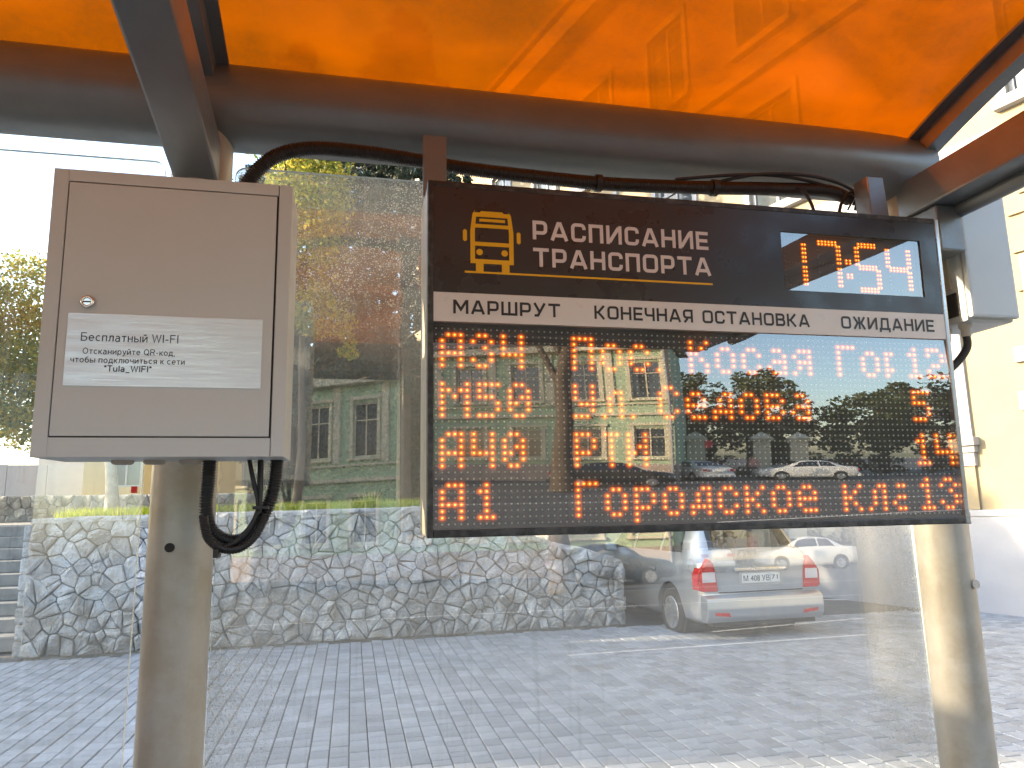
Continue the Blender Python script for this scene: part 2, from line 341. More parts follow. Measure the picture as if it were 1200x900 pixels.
# ------------------------------------------------------------------ text
def stroke_text(mb, text, x0, zb, zt, xend, y, weight=.185, gap=.17, space=.5, low=False):
    t = weight/2
    def arc(cx, cy, rx, ry, a0, a1, n=5): return [(cx+rx*math.cos(R(a0+(a1-a0)*i/n)), cy+ry*math.sin(R(a0+(a1-a0)*i/n))) for i in range(n+1)]
    W = dict(zip('РАСПИНЕТОМШУКЧЯВЖД', (.78, .95, .80, .80, .86, .82, .72, .84, .86, 1.02, 1.12, .88, .84, .78, .80, .80, 1.14, .98)))
    def ell(cx, cy, rx, ry, a0, a1, n=14): return arc(cx, cy, rx, ry, a0, a1, n)
    q, v, X = .05, .46, .70
    LOW = {
     'о': (.56, [ell(.28, .35, .23, .31, 90, 450)]), 'е': (.56, [[(.05, .36), (.50, .36)]+ell(.28, .35, .23, .31, 5, 315)]), 'с': (.52, [ell(.28, .35, .23, .31, 48, 312)]),
     'п': (.52, [[(q, 0), (q, .65), (v, .65), (v, 0)]]), 'л': (.54, [[(0, .05), (.08, .05), (.14, .18), (.16, .65), (.48, .65), (.48, 0)]]),
     'а': (.54, [[(.44, 0), (.44, .46)]+ell(.26, .46, .18, .20, 0, 155), [(.40, .40), (.22, .38)]+ell(.22, .20, .17, .18, 90, 270)+[(.30, .03), (.40, .14)]]),
     'т': (.48, [[(0, .65), (.48, .65)], [(.24, 0), (.24, .60)]]), 'н': (.52, [[(q, 0), (q, X)], [(v, 0), (v, X)], [(q+.05, .36), (v-.05, .36)]]),
     'ы': (.72, [[(q, X), (q, .05), (.28, .05)]+ell(.28, .21, .16, .16, -90, 90)+[(.10, .37)], [(.66, 0), (.66, X)]]), 'ь': (.52, [[(q, X), (q, .05), (.28, .05)]+ell(.28, .21, .16, .16, -90, 90)+[(.10, .37)]]),
     'и': (.54, [[(q, X), (q, 0)], [(.48, X), (.48, 0)], [(.09, .08), (.44, .62)]]), 'й': (.54, [[(q, X), (q, 0)], [(.48, X), (.48, 0)], [(.09, .08), (.44, .62)], ell(.265, .95, .12, .11, 180, 360, 6)]),
     'к': (.48, [[(q, 0), (q, X)], [(.10, .35), (.20, .38), (.45, X)], [(.20, .33), (.47, 0)]]), 'р': (.56, [[(q, -.22), (q, X)], ell(.29, .35, .21, .31, 150, -150)]),
     'у': (.50, [[(.02, X), (.25, .06)], [(.48, X), (.22, -.12), (.12, -.20), (.02, -.19)]]), 'б': (.56, [ell(.28, .31, .23, .28, 90, 450), [(.05, .36), (.07, .70), (.20, .86), (.46, .94)]]),
     'ч': (.50, [[(q, X), (q, .45), (.12, .32), (.40, .36)], [(v-.01, 0), (v-.01, X)]]), 'ю': (.80, [[(q, 0), (q, X)], [(.10, .35), (.26, .35)], ell(.52, .35, .21, .31, 180, 540)]),
     'я': (.52, [[(.45, 0), (.45, .65), (.22, .65)]+ell(.22, .48, .16, .17, 90, 270)+[(.40, .31)], [(.24, .28), (.04, 0)]]), 'д': (.60, [[(.04, -.17), (.04, .05), (.56, .05), (.56, -.17)], [(.12, .10), (.18, .65), (.48, .65), (.48, .10)]]),
     ',': (.18, [[(.09, .08), (.09, -.02), (.03, -.15)]]), 'Б': (.66, [[(.58, .95), (.06, .95), (.06, .05), (.38, .05)]+ell(.38, .30, .22, .25, -90, 90)+[(.11, .55)]]),
     'W': (.96, [[(.02, 1), (.25, .03), (.48, .93), (.71, .03), (.94, 1)]]), 'I': (.16, [[(.08, 0), (.08, 1)]]), '-': (.34, [[(.03, .36), (.31, .36)]]), 'F': (.60, [[(.06, 0), (.06, .95), (.58, .95)], [(.11, .52), (.50, .52)]]),
     'Q': (.78, [ell(.39, .5, .33, .45, 90, 450), [(.45, .26), (.72, -.04)]]), 'R': (.70, [[(.06, 0), (.06, .95), (.42, .95)]+ell(.42, .73, .20, .22, 90, -90)+[(.11, .51)], [(.40, .46), (.64, 0)]]),
     'O': (.78, [ell(.39, .5, .33, .45, 90, 450)]), 'T': (.62, [[(0, .95), (.62, .95)], [(.31, 0), (.31, .90)]]), 'u': (.54, [[(q, X), (q, .25)]+ell(.25, .25, .20, .20, 180, 290)+[(.42, .16)], [(.47, 0), (.47, X)]]),
     'l': (.14, [[(.07, 0), (.07, 1)]]), '_': (.50, [[(0, -.12), (.50, -.12)]]), '"': (.28, [[(.06, .68), (.06, 1)], [(.21, .68), (.21, 1)]])}
    LOW['a'] = LOW['а']
    if low:
        for k_, (w_, _) in LOW.items(): W[k_] = w_
    def G(c):
        if low: return LOW[c][1]
        w = W[c]; a, b = t, w-t; T = 1-t; r = .17
        bowl = lambda zlo, zhi, xr: [(a, zhi), (xr-r, zhi)]+arc(xr-r, zhi-r, r, r, 90, 0)[1:]+arc(xr-r, zlo+r, r, r, 0, -90)+[(a, zlo)]
        if c == 'Р': return [[(a, 0), (a, 1)], [(a+t, T)]+bowl(.36, T, b)[1:-1]+[(a+t, .36)]]
        if c == 'А': return [[(t*.9, 0), (w/2-.055, T), (w/2+.055, T), (w-t*.9, 0)], [(w*.24, .27), (w*.76, .27)]]
        if c == 'С': return [[(b, .66), (b, T-r)]+arc(b-r, T-r, r, r, 0, 90)+arc(a+r, T-r, r, r, 90, 180)+arc(a+r, t+r, r, r, 180, 270)+arc(b-r, t+r, r, r, 270, 360)+[(b, .34)]]
        if c == 'П': return [[(a, 0), (a, T), (b, T), (b, 0)]]
        if c == 'И': return [[(a, 0), (a, 1)], [(b, 0), (b, 1)], [(a+t*.8, .10), (b-t*.8, .90)]]
        if c == 'Н': return [[(a, 0), (a, 1)], [(b, 0), (b, 1)], [(a+t, .5), (b-t, .5)]]
        if c == 'Е': return [[(w, T), (a, T), (a, t), (w, t)], [(a+t, .5), (w*.93, .5)]]
        if c == 'Т': return [[(0, T), (w, T)], [(w/2, 0), (w/2, T-t)]]
        if c == 'О': return [[(w/2, T)]+arc(b-r, T-r, r, r, 90, 0)+arc(b-r, t+r, r, r, 0, -90)+arc(a+r, t+r, r, r, 270, 180)+arc(a+r, T-r, r, r, 180, 90)+[(w/2, T)]]
        if c == 'М': return [[(a, 0), (a, 1)], [(b, 0), (b, 1)], [(a+t*.5, .93), (w/2, .30), (b-t*.5, .93)]]
        if c == 'Ш': return [[(a, 1), (a, t), (b, t), (b, 1)], [(w/2, t*2), (w/2, 1)]]
        if c == 'У': return [[(w-t*.9, 1), (w*.36, t), (w*.08, t)], [(t*.9, 1), (w*.47, .38)]]
        if c == 'К': return [[(a, 0), (a, 1)], [(a+t, .5), (w*.45, .5)], [(w*.40, .54), (w-t*1.1, 1)], [(w*.40, .46), (w-t*1.1, 0)]]
        if c == 'Ч': return [[(a, 1), (a, .42+r)]+arc(a+r, .42+r, r, r, 180, 270)+[(b-t, .42)], [(b, 0), (b, 1)]]
        if c == 'Я': return [[(b, 0), (b, 1)], [(b-t, T), (a+r, T)]+arc(a+r, T-r, r, r, 90, 180)+arc(a+r, .38+r, r, r, 180, 270)+[(b-t, .38)], [(w*.45, .30), (t*1.1, 0)]]
        if c == 'В': return [[(a, 0), (a, 1)], [(a+t, T)]+bowl(.52, T, b-.03)[1:-1]+[(a+t, .52)], [(w*.5, .515), (b-r, .51)]+arc(b-r, .51-r, r, r, 90, 0)[1:]+arc(b-r, t+r, r, r, 0, -90)+[(a+t, t)]]
        if c == 'Ж': return [[(w/2, 0), (w/2, 1)], [(t*1.1, 1), (w*.36, .5), (t*1.1, 0)], [(w-t*1.1, 1), (w*.64, .5), (w-t*1.1, 0)], [(w*.36, .5), (w*.46, .5)], [(w*.54, .5), (w*.64, .5)]]
        if c == 'Д': return [[(t, -.17), (t, t), (w-t, t), (w-t, -.17)], [(w*.20, t*2), (w*.27, T), (w*.80, T), (w*.80, t*2)]]
    tot = sum((space if c == ' ' else W[c]+gap) for c in text)-gap
    H = zt-zb; sx = (xend-x0)/tot; cx = 0; k = 0
    for c in text:
        if c == ' ': cx += space; continue
        for pl in G(c):
            pl = [p for i, p in enumerate(pl) if i == 0 or (abs(p[0]-pl[i-1][0])+abs(p[1]-pl[i-1][1])) > 1e-5]
            P = [Vector((x0+(cx+px)*sx, zb+pz*H)) for px, pz in pl]
            hw = t*(sx+H)/2; closed = (P[0]-P[-1]).length < 1e-6; L = []; Q = []
            n = len(P)
            for i in range(n):
                if closed and i in (0, n-1): d0 = (P[-1]-P[-2]).normalized(); d1 = (P[1]-P[0]).normalized()
                else:
                    d0 = (P[i]-P[i-1]).normalized() if i > 0 else (P[1]-P[0]).normalized()
                    d1 = (P[i+1]-P[i]).normalized() if i < n-1 else d0
                n0 = Vector((-d0.y, d0.x)); n1 = Vector((-d1.y, d1.x)); mm = (n0+n1)
                mm = mm.normalized() if mm.length > 1e-4 else n0
                sc = min(hw/max(.35, mm.dot(n0)), hw*2.2)
                L.append(P[i]+mm*sc); Q.append(P[i]-mm*sc)
            yy = y-.00006*(k % 5); k += 1
            vs = [(p.x, yy, p.y) for p in L]+[(p.x, yy, p.y) for p in Q]
            mb.add(vs, [(i, i+1, n+i+1, n+i) for i in range(n-1)])
        cx += W[c]+gap
def font_text(body, size, m, parent, name, loc, width=None, rot=(R(90), 0, 0), bold=0):
    cu = bpy.data.curves.new(name, 'FONT'); cu.body = body; cu.size = 1.0; cu.offset = bold; cu.resolution_u = 5
    t = bpy.data.objects.new('tmp', cu); COL.objects.link(t)
    me = bpy.data.meshes.new_from_object(t.evaluated_get(bpy.context.evaluated_depsgraph_get()))
    bpy.data.objects.remove(t)
    xs = [v.co.x for v in me.vertices]; x0 = min(xs); k = width/(max(xs)-x0) if width else size
    for v in me.vertices: v.co.x = (v.co.x-x0)*k; v.co.y *= size
    me.materials.clear()
    o = link(name, me, m, parent); o.location = loc; o.rotation_euler = rot; return o

# ================================================================== GROUND
g = MB().add([(-400, -400, -.045), (400, -400, -.045), (400, 400, -.045), (-400, 400, -.045)], [(0, 1, 2, 3)]).build('road', m_asphalt)
tag(g, kind='structure')
PX0, PX1, PY0, PY1 = -5.6, 9.4, 2.6, 9.74
pave = MB().box(PX0, PX1, PY0-.05, PY1, -.06, -.016).build('pavement', m_joint); tag(pave, kind='structure')
def inview(x, y, z=0):
    d = Vector((x, y, z))-CAM; dz = d.dot(fw)
    if dz <= 0: return None
    return 600+FPX*d.dot(rt2)/dz, 450-FPX*d.dot(up2)/dz
CW = .1305; lens_ = [.098, .130, .172]
def paver_geo(w_, l_):
    c = .005; a, b = w_/2-.0036, l_/2-.0030
    v = [(-a, -b, -.02), (a, -b, -.02), (a, b, -.02), (-a, b, -.02), (-a, -b, -c), (a, -b, -c), (a, b, -c), (-a, b, -c),
         (-a+c, -b+c, 0), (a-c, -b+c, 0), (a-c, b-c, 0), (-a+c, b-c, 0)]
    f = [(8, 9, 10, 11)]+[(i, (i+1) % 4, 4+(i+1) % 4, 4+i) for i in range(4)]+[(4+i, 4+(i+1) % 4, 8+(i+1) % 4, 8+i) for i in range(4)]
    return v, f
pv = []
nx = int((PX1-PX0)/CW)
for i in range(nx):
    x = PX0+(i+.5)*CW; y = PY0+rnd.uniform(-.1, 0)
    while y < PY1-.06:
        k = rnd.choice((0, 1, 1, 2, 2)); l_ = lens_[k]; yc = y+l_/2
        if yc > PY1-.05: break
        pv.append((x, yc, rnd.uniform(-.0028, .0022), k, rnd.uniform(-.006, .006), rnd.uniform(-.008, .008))); y += l_
def score(p):
    q = inview(p[0], p[1])
    if q is None or not (-10 < q[0] < 1210 and 640 < q[1] < 905): return 1e9
    # hidden behind the display or the poles
    return (Vector(p[:3])-CAM).length
pv.sort(key=score)
pmesh = []
for k in range(3):
    me = bpy.data.meshes.new('paver'); v, f = paver_geo(CW, lens_[k]); me.from_pydata(v, [], f); me.materials.append(m_paver); pmesh.append(me)
for p in pv[:300]:
    o = bpy.data.objects.new('paver', pmesh[p[3]]); COL.objects.link(o); o.parent = pave
    o.location = p[:3]; o.rotation_euler = (p[4], p[5], 0)
mb = MB()
for p in pv[300:]:
    v, f = paver_geo(CW, lens_[p[3]])
    mb.add([(a+p[0], b+p[1], c+p[2]+a*p[5]*-1+b*p[4]) for a, b, c in v], f)
o = mb.build('pavers', m_paver, pave, fix=False); tag(o, kind='stuff')

# road markings, real world beyond and behind the shelter
rm = MB()
for (xa, ya, xb, yb, ww) in ((7.0, 11.9, 12, 9.9, .1), (6.4, 9.95, 7.9, 9.86, .05), (-30, -14, 60, -14.6, .12), (-30, -19, 60, -19.9, .12), (6, -9, 30, -13.5, .12), (3, -7.5, 34, -8.4, .10)):
    d = Vector((xb-xa, yb-ya, 0)).normalized(); n_ = Vector((-d.y, d.x, 0))*ww/2
    rm.add([(xa-n_.x, ya-n_.y, -.040), (xb-n_.x, yb-n_.y, -.040), (xb+n_.x, yb+n_.y, -.040), (xa+n_.x, ya+n_.y, -.040)], [(0, 1, 2, 3)])
tag(rm.build('road_marking', m_paint), kind='structure')

# ================================================================== STONE WALL
WX0, WX1, WY = -3.74, 3.72, 9.86
TOP = [(-4.1, 1.55), (-3.6, 1.60), (.9, 1.66), (1.3, 1.62), (2.1, 1.35), (2.7, 1.14), (3.3, 1.0), (3.6, .90), (3.8, .74)]
def topz(x):
    for (a, za), (b, zb) in zip(TOP, TOP[1:]):
        if x <= b: return za+(zb-za)*max(0, (x-a))/(b-a), (zb-za)/(b-a)
    return TOP[-1][1], 0
wall = empty('stone_wall', (0, WY, 0)); tag(wall, 'long low retaining wall of rough grey stones behind the glass', 'wall')
poly = [(WX0+.03, -.05)]+[(max(WX0+.03, min(WX1-.03, x)), topz(x)[0]-.03) for x in [WX0+.03+i*.25 for i in range(31)]]+[(WX1-.03, topz(WX1)[0]-.03), (WX1-.03, -.05)]
MB().prism(poly, .022, .55).build('mortar', m_mortar, wall)
def clip(poly, p, n):   # keep (q-p).n <= 0
    out = []
    for i in range(len(poly)):
        a, b = poly[i], poly[(i+1) % len(poly)]
        da = (a[0]-p[0])*n[0]+(a[1]-p[1])*n[1]; db = (b[0]-p[0])*n[0]+(b[1]-p[1])*n[1]
        if da <= 0: out.append(a)
        if da*db < 0: t_ = da/(da-db); out.append((a[0]+(b[0]-a[0])*t_, a[1]+(b[1]-a[1])*t_))
    return out
def voronoi(x0, x1, fz, cell, seed, jit=.42):
    rr = random.Random(seed); pts = []
    nz = int(fz(x0)[0]/cell)+3
    for r_ in range(-1, nz+2):
        nxx = int((x1-x0)/cell)+3
        for c_ in range(-1, nxx):
            px = x0+(c_+.5*(r_ % 2))*cell*1.12+rr.uniform(-jit, jit)*cell*1.1; pz = (r_+.4)*cell*.92+rr.uniform(-jit, jit)*cell
            pts.append((px, pz))
    cells = []
    for (a, b) in pts:
        if not (x0 < a < x1 and 0 < b < fz(a)[0]-.02): continue
        pl = [(a-cell*2, b-cell*2), (a+cell*2, b-cell*2), (a+cell*2, b+cell*2), (a-cell*2, b+cell*2)]
        for (c, d) in pts:
            if (c, d) == (a, b) or abs(c-a) > cell*3 or abs(d-b) > cell*3: continue
            if not (0 < d < fz(c)[0]-.02 and x0 < c < x1): continue
            pl = clip(pl, ((a+c)/2, (b+d)/2), (c-a, d-b))
            if len(pl) < 3: break
        if len(pl) < 3: continue
        pl = clip(pl, (0, 0), (0, -1)); pl = clip(pl, (x0, 0), (-1, 0)); pl = clip(pl, (x1, 0), (1, 0))
        tz, sl_ = fz(a); pl = clip(pl, (a, tz), (-sl_, 1))
        if len(pl) >= 3: cells.append(pl)
    return cells
def stone_geo(pl, mb, rr, y0=0, depth=.05):
    q = [pl[0]]
    for p_ in pl[1:]:
        if math.hypot(p_[0]-q[-1][0], p_[1]-q[-1][1]) > .03: q.append(p_)
    if len(q) > 3 and math.hypot(q[0][0]-q[-1][0], q[0][1]-q[-1][1]) < .03: q.pop()
    pl = q
    if len(pl) < 3: return
    cx = sum(p_[0] for p_ in pl)/len(pl); cz = sum(p_[1] for p_ in pl)/len(pl)
    rad = sum(math.hypot(p_[0]-cx, p_[1]-cz) for p_ in pl)/len(pl)
    if rad < .03: return
    n = len(pl); k0 = 1-rr.uniform(.001, .006)/rad
    pl2 = []
    for i in range(n):                                  # cut the corners so that the stones look broken, not cut by a machine
        a, b, c = pl[i-1], pl[i], pl[(i+1) % n]
        pl2 += [(b[0]+(a[0]-b[0])*.08, b[1]+(a[1]-b[1])*.08), (b[0]+(c[0]-b[0])*.08, b[1]+(c[1]-b[1])*.08)]
    n = len(pl2); d = depth*rr.uniform(.55, 1.15); tx, tz = rr.uniform(-.42, .42), rr.uniform(-.42, .42)
    rings = []
    for k, yy in ((k0, .05), (k0*.985, -d*.25), (k0*.92, -d*.70), (k0*.55, -d*.95)):
        rings.append([(cx+(x-cx)*k, y0+yy+(tx*(x-cx)+tz*(z-cz))*(1 if yy < 0 else 0)*.6+rr.uniform(-.009, .009), cz+(z-cz)*k) for x, z in pl2])
    vs = [v for rg in rings for v in rg]+[(cx, y0-d*1.02+rr.uniform(-.008, .004), cz)]
    fs = [(i*n+j, i*n+(j+1) % n, (i+1)*n+(j+1) % n, (i+1)*n+j) for i in range(3) for j in range(n)]+[(3*n+j, 3*n+(j+1) % n, 4*n) for j in range(n)]
    mb.add(vs, fs, False)
rr = random.Random(5)
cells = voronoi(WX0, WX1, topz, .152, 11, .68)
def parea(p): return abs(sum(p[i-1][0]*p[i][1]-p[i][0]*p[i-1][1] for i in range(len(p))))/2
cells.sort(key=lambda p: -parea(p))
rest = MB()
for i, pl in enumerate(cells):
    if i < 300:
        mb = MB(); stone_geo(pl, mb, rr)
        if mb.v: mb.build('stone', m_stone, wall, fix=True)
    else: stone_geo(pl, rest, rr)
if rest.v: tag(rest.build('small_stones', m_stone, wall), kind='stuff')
# rough flat coping of thin stones, end returns
cp = 0
x = WX0
while x < WX1-.1:
    l_ = rr.uniform(.25, .5); l_ = min(l_, WX1-x); z, s_ = topz(x+l_/2)
    mm = Matrix.Translation((x+l_/2, .22, z-.035))@Matrix.Rotation(-math.atan(s_), 4, 'Y')@Matrix.Rotation(rr.uniform(-.02, .02), 4, 'X')
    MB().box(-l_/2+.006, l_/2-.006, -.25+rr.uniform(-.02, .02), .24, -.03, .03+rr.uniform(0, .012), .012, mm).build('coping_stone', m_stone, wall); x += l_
for sx_, x_ in ((-1, WX0), (1, WX1)):
    for j in range(5 if sx_ > 0 else 8):
        z0 = j*.19
        if z0+.19 > topz(x_)[0]: break
        MB().box(x_-.06+(0 if sx_ > 0 else -.03), x_+.03+(0 if sx_ > 0 else .03)+rr.uniform(-.015, .02), .005+rr.uniform(-.02, .02), .50, z0+.008, z0+.182, .022).build('corner_stone', m_stone, wall)

# raised lawn behind the wall, and the far terrain
lm = MB()
xs_ = [-3.7, -3, -2, -1, 0, .9, 1.6, 2.2, 2.8, 3.3, 3.68]
ys_ = [10.36, 11, 12, 14, 18, 24, 40]
V = []
for y in ys_:
    for x in xs_: V.append((x, y, topz(x)[0]-.06+(0 if y < 11 else min(.25, (y-11)*.03))))
n = len(xs_)
lm.add(V, [(j*n+i, j*n+i+1, (j+1)*n+i+1, (j+1)*n+i) for j in range(len(ys_)-1) for i in range(n-1)])
lm.add([(3.68, y, z) for y in (10.36, 40) for z in (-.1, .9)]+[(-3.7, y, z) for y in (10.36, 40) for z in (-.1, 1.5)], [(0, 1, 3, 2), (4, 5, 7, 6)])
tag(lm.build('lawn', m_lawn), kind='structure')
tag(MB().box(-60, -3.704, 13.6, 60, -.1, 1.50).build('raised_path', m_path), kind='structure')
# grass tufts along the wall top
def blades(name, n, fpos, h0, h1, w_, m):
    rg = np.random.default_rng(3); P = np.array([fpos(rg) for _ in range(n)])
    a = rg.uniform(0, 2*np.pi, n); h = rg.uniform(h0, h1, n); ln = rg.normal(0, .35, (n, 2))*h[:, None]
    d = np.stack([np.cos(a), np.sin(a)], 1)*w_
    v = np.zeros((n, 3, 3)); v[:, 0] = P; v[:, 1] = P; v[:, 2] = P
    v[:, 0, :2] -= d; v[:, 1, :2] += d; v[:, 2, 2] += h; v[:, 2, :2] += ln
    me = bpy.data.meshes.new(name); me.from_pydata(v.reshape(-1, 3).tolist(), [], np.arange(n*3).reshape(-1, 3).tolist())
    return link(name, me, m)
def gp(rg):
    x = rg.uniform(-3.65, 1.9); y = 10.3+abs(rg.normal(0, .8)); return (x, y, topz(x)[0]-.05)
tag(blades('grass', 15000, gp, .05, .20, .008, m_blade), kind='stuff', label='bright sunlit grass strip along the top of the stone wall', cat='grass')
# weeds sticking up above the wall
wd = blades('weed', 60, lambda rg: (.25+rg.normal(0, .05), 10.5+rg.normal(0, .05), 1.6), .15, .36, .01, m_blade); tag(wd, 'spindly yellow weed growing on top of the stone wall beside the display', 'weed')

# steps at the left end of the wall
st = empty('garden_steps', (-6.2, 10.5, 0)); tag(st, 'grey concrete steps climbing at the left end of the stone wall', 'steps')
for j in range(9):
    MB().box(-3.2, 2.40, j*.34, 3.1-.004*j, j*.165+(.004 if j else -.02), (j+1)*.165, .012).build('step', m_step, st)

# ================================================================== TREES
def foliage(name, clusters, size, m, parent, seed, droop=0, aspect=.55):
    rg = np.random.default_rng(seed); P = []
    for (c, r, n) in clusters:
        d = rg.normal(size=(n, 3)); d /= np.linalg.norm(d, axis=1)[:, None]
        rad = rg.uniform(.35, 1, n)**.5
        # clumps: displace toward random sub-centres
        k = max(4, n//90); sc = rg.normal(size=(k, 3)); sc /= np.linalg.norm(sc, axis=1)[:, None]; sc *= rg.uniform(.45, 1.05, k)[:, None]
        w_ = rg.integers(0, k, n)
        p = sc[w_]*.80+d*rad[:, None]*.30
        P.append(np.array(c)+p*np.array(r))
    P = np.concatenate(P); n = len(P)
    a = rg.normal(size=(n, 3)); a[:, 2] -= droop; a /= np.linalg.norm(a, axis=1)[:, None]
    b = np.cross(a, rg.normal(size=(n, 3))); b /= np.linalg.norm(b, axis=1)[:, None]
    s = size*rg.uniform(.6, 1.4, n)[:, None]
    v = np.stack([P-a*s, P+b*s*aspect, P+a*s, P-b*s*aspect], 1).reshape(-1, 3)
    me = bpy.data.meshes.new(name); me.vertices.add(n*4); me.vertices.foreach_set('co', v.ravel())
    me.loops.add(n*4); me.loops.foreach_set('vertex_index', np.arange(n*4)); me.polygons.add(n)
    me.polygons.foreach_set('loop_start', np.arange(n)*4); me.polygons.foreach_set('loop_total', np.full(n, 4)); me.update(); me.validate()
    return link(name, me, m, parent)
def tree(loc, h, crown, leaf, nleaf, m, label, seed, trunk_r=.2, bark=None, name='tree', cat='tree', group=None, limbs=7, droop=0, aspect=.55):
    t = empty(name, loc); tag(t, label, cat, group); rr_ = random.Random(seed)
    pts = [(rr_.uniform(-.08, .08)*i, rr_.uniform(-.08, .08)*i, h*.75*i/6) for i in range(7)]
    tk = MB().tube(pts, trunk_r, 10, radii=[trunk_r*(1-.11*i)*(1.25 if i == 0 else 1) for i in range(7)])
    tk.build('trunk', bark or m_wood, t)
    lb = MB()
    for i in range(limbs):
        z0 = h*rr_.uniform(.35, .72); a = rr_.uniform(0, 6.28); c = crown[i % len(crown)][0]
        e = Vector(c)+Vector((math.cos(a), math.sin(a), .3))*crown[i % len(crown)][1][0]*.5
        s_ = Vector((0, 0, z0*.8)); mid = (s_+e)/2+Vector((0, 0, .3))
        lb.tube([s_, mid, e], .05, 6, radii=[trunk_r*.4, trunk_r*.25, trunk_r*.08])
    lb.build('limb', bark or m_wood, t)
    tot = sum(r[0]*r[1]*r[2] for c, r in crown)
    cl = [(c, r, max(50, int(nleaf*r[0]*r[1]*r[2]/tot))) for c, r in crown]
    foliage('crown', cl, leaf, m, t, seed, droop, aspect); return t
# seen through the glass
tree((-9.6, 20, 1.5), 8.4, [((0, 0, 4.3), (2.6, 2.4, 1.7)), ((1.3, -.3, 3.2), (2.0, 1.8, 1.3)), ((-1, 0, 6.1), (1.6, 1.5, 1.1)), ((1.6, 0, 5.6), (1.3, 1.4, 1.2)), ((1.5, -1, 2.2), (1.2, 1.2, .9))], .055, 34000, m_leafyel, 'yellowing tree left of the grey cabinet, backlit against the white sky', 21, .22)
tree((-4.35, 15, 1.5), 5.6, [((.2, 0, 4.4), (1.3, 1.3, 1.2)), ((-.6, .4, 5.2), (1.0, 1.0, .7))], .05, 5000, m_leafyel, 'slim pale-barked tree trunk standing behind the grey cabinet', 22, .12, m_birch)
tree((-.95, 13.4, 1.6), 9, [((.0, 0, 5.6), (1.2, 1.0, 1.7)), ((.2, -.5, 3.6), (.9, .8, .7)), ((-.4, .2, 7.6), (1.1, 1.1, 1.2)), ((.9, -.4, 2.95), (.45, .4, .35)), ((-.5, .3, 4.6), (.8, .7, .8))], .045, 16000, m_leafyel, 'yellow-green deciduous tree right of the grey cabinet behind glass', 23, .075)
def spruce(loc, h, r0, label, seed, z0=2.6, n=110):
    t = empty('spruce', loc); tag(t, label, 'tree')
    MB().tube([(0, 0, 0), (0, 0, h*.5), (0, 0, h)], .2, 10, radii=[.17, .11, .03]).build('trunk', m_wood, t)
    rr_ = random.Random(seed); cl = []; br = MB()
    for i in range(n):
        f = i/n; z = z0+(h-z0)*f; a = i*2.4+rr_.uniform(-.3, .3); L = r0*(1-f)**.8*rr_.uniform(.75, 1.1)+.2
        tip = Vector((math.cos(a)*L, math.sin(a)*L, z-.28*L)); mid = Vector((math.cos(a)*L*.5, math.sin(a)*L*.5, z+.02))
        br.tube([(0, 0, z), mid, tip], .02, 5, radii=[.035, .02, .006])
        for k in range(4):
            q = Vector((0, 0, z)).lerp(tip, .3+.23*k); cl.append(((q.x, q.y, q.z-.14), (.28+.1*L*.5, .28+.1*L*.5, .32), 230))
    br.build('branch', m_wood, t); foliage('crown', cl, .075, m_needle, t, seed, 1.2, .25); return t
spruce((1.1, 16.2, 1.7), 12, 2.7, 'dark drooping spruce seen through the spotted glass left of the display', 31, 2.9)
spruce((-1.6, 19.5, 1.7), 13, 3.0, 'second dark spruce, farther back and left of the drooping one', 32, 2.6)
spruce((.25, 23.5, 1.7), 15, 3.4, 'third spruce, farthest back, filling the gap between the two nearer ones', 33, 2.2, 140)
# off to the left of the frame: what keeps the pavement in shade
for i, (x, y, cx) in enumerate(((-13.5, 14.6, 0), (-14.5, 18.6, .5))):
    tree((x, y, 1.5), 10.5, [((cx, 0, 6.2), (2.4, 2.3, 2.2)), ((0, .5, 8.0), (1.9, 2.0, 1.4)), ((0, -1.0, 5.4), (1.6, 1.5, 1.4))], .14, 9000, m_leafgreen, ['broad green tree left of the steps, nearer of two shading the pavement', 'broad green tree left of the steps, farther of two shading the pavement'][i], 40+i, .25)
# dark shrubs behind the lawn
sh = empty('shrub', (0.2, 20, 1.6)); tag(sh, 'mass of dark shrubs behind the lawn left of the display', 'shrub')
foliage('foliage', [((-1.2, 0, 1.4), (1.6, .9, 1.7), 6000), ((1.5, .4, 1.7), (1.7, .9, 1.9), 6000), ((0.3, 1.5, 3.0), (2.9, .9, 2.8), 11000), ((0.0, -.6, .7), (2.6, .5, 1.0), 9000), ((0.4, .6, 1.5), (2.6, .5, 1.4), 9000)], .09, m_leafdark, sh, 51)
MB().tube([(0, 0, -.2), (.1, 0, 1.2), (.2, 0, 2.4)], .05, 6).build('stem', m_wood, sh)

# ================================================================== BACKGROUND BUILDINGS
def window(parent, x, z, w_, h_, y, frame, mg, bars=(1, 1), depth=.12, name='window'):
    # facade faces local -y at plane y
    f = MB(); t_ = .07
    f.box(x, x+t_, y-.02, y+depth, z, z+h_); f.box(x+w_-t_, x+w_, y-.02, y+depth, z, z+h_)
    f.box(x+t_, x+w_-t_, y-.021, y+depth, z+h_-t_, z+h_); f.box(x+t_, x+w_-t_, y-.021, y+depth, z, z+t_)
    for i in range(bars[0]): xx = x+w_*(i+1)/(bars[0]+1); f.box(xx-.03, xx+.03, y, y+.08, z+t_, z+h_-t_)
    if bars[1]: zz = z+h_*.68; f.box(x+t_, x+w_-t_, y-.004, y+.085, zz-.03, zz+.03)
    fo = f.build(name, frame, parent)
    MB().box(x+t_, x+w_-t_, y+.05, y+.07, z+t_, z+h_-t_).build('pane', mg, fo)
    return fo
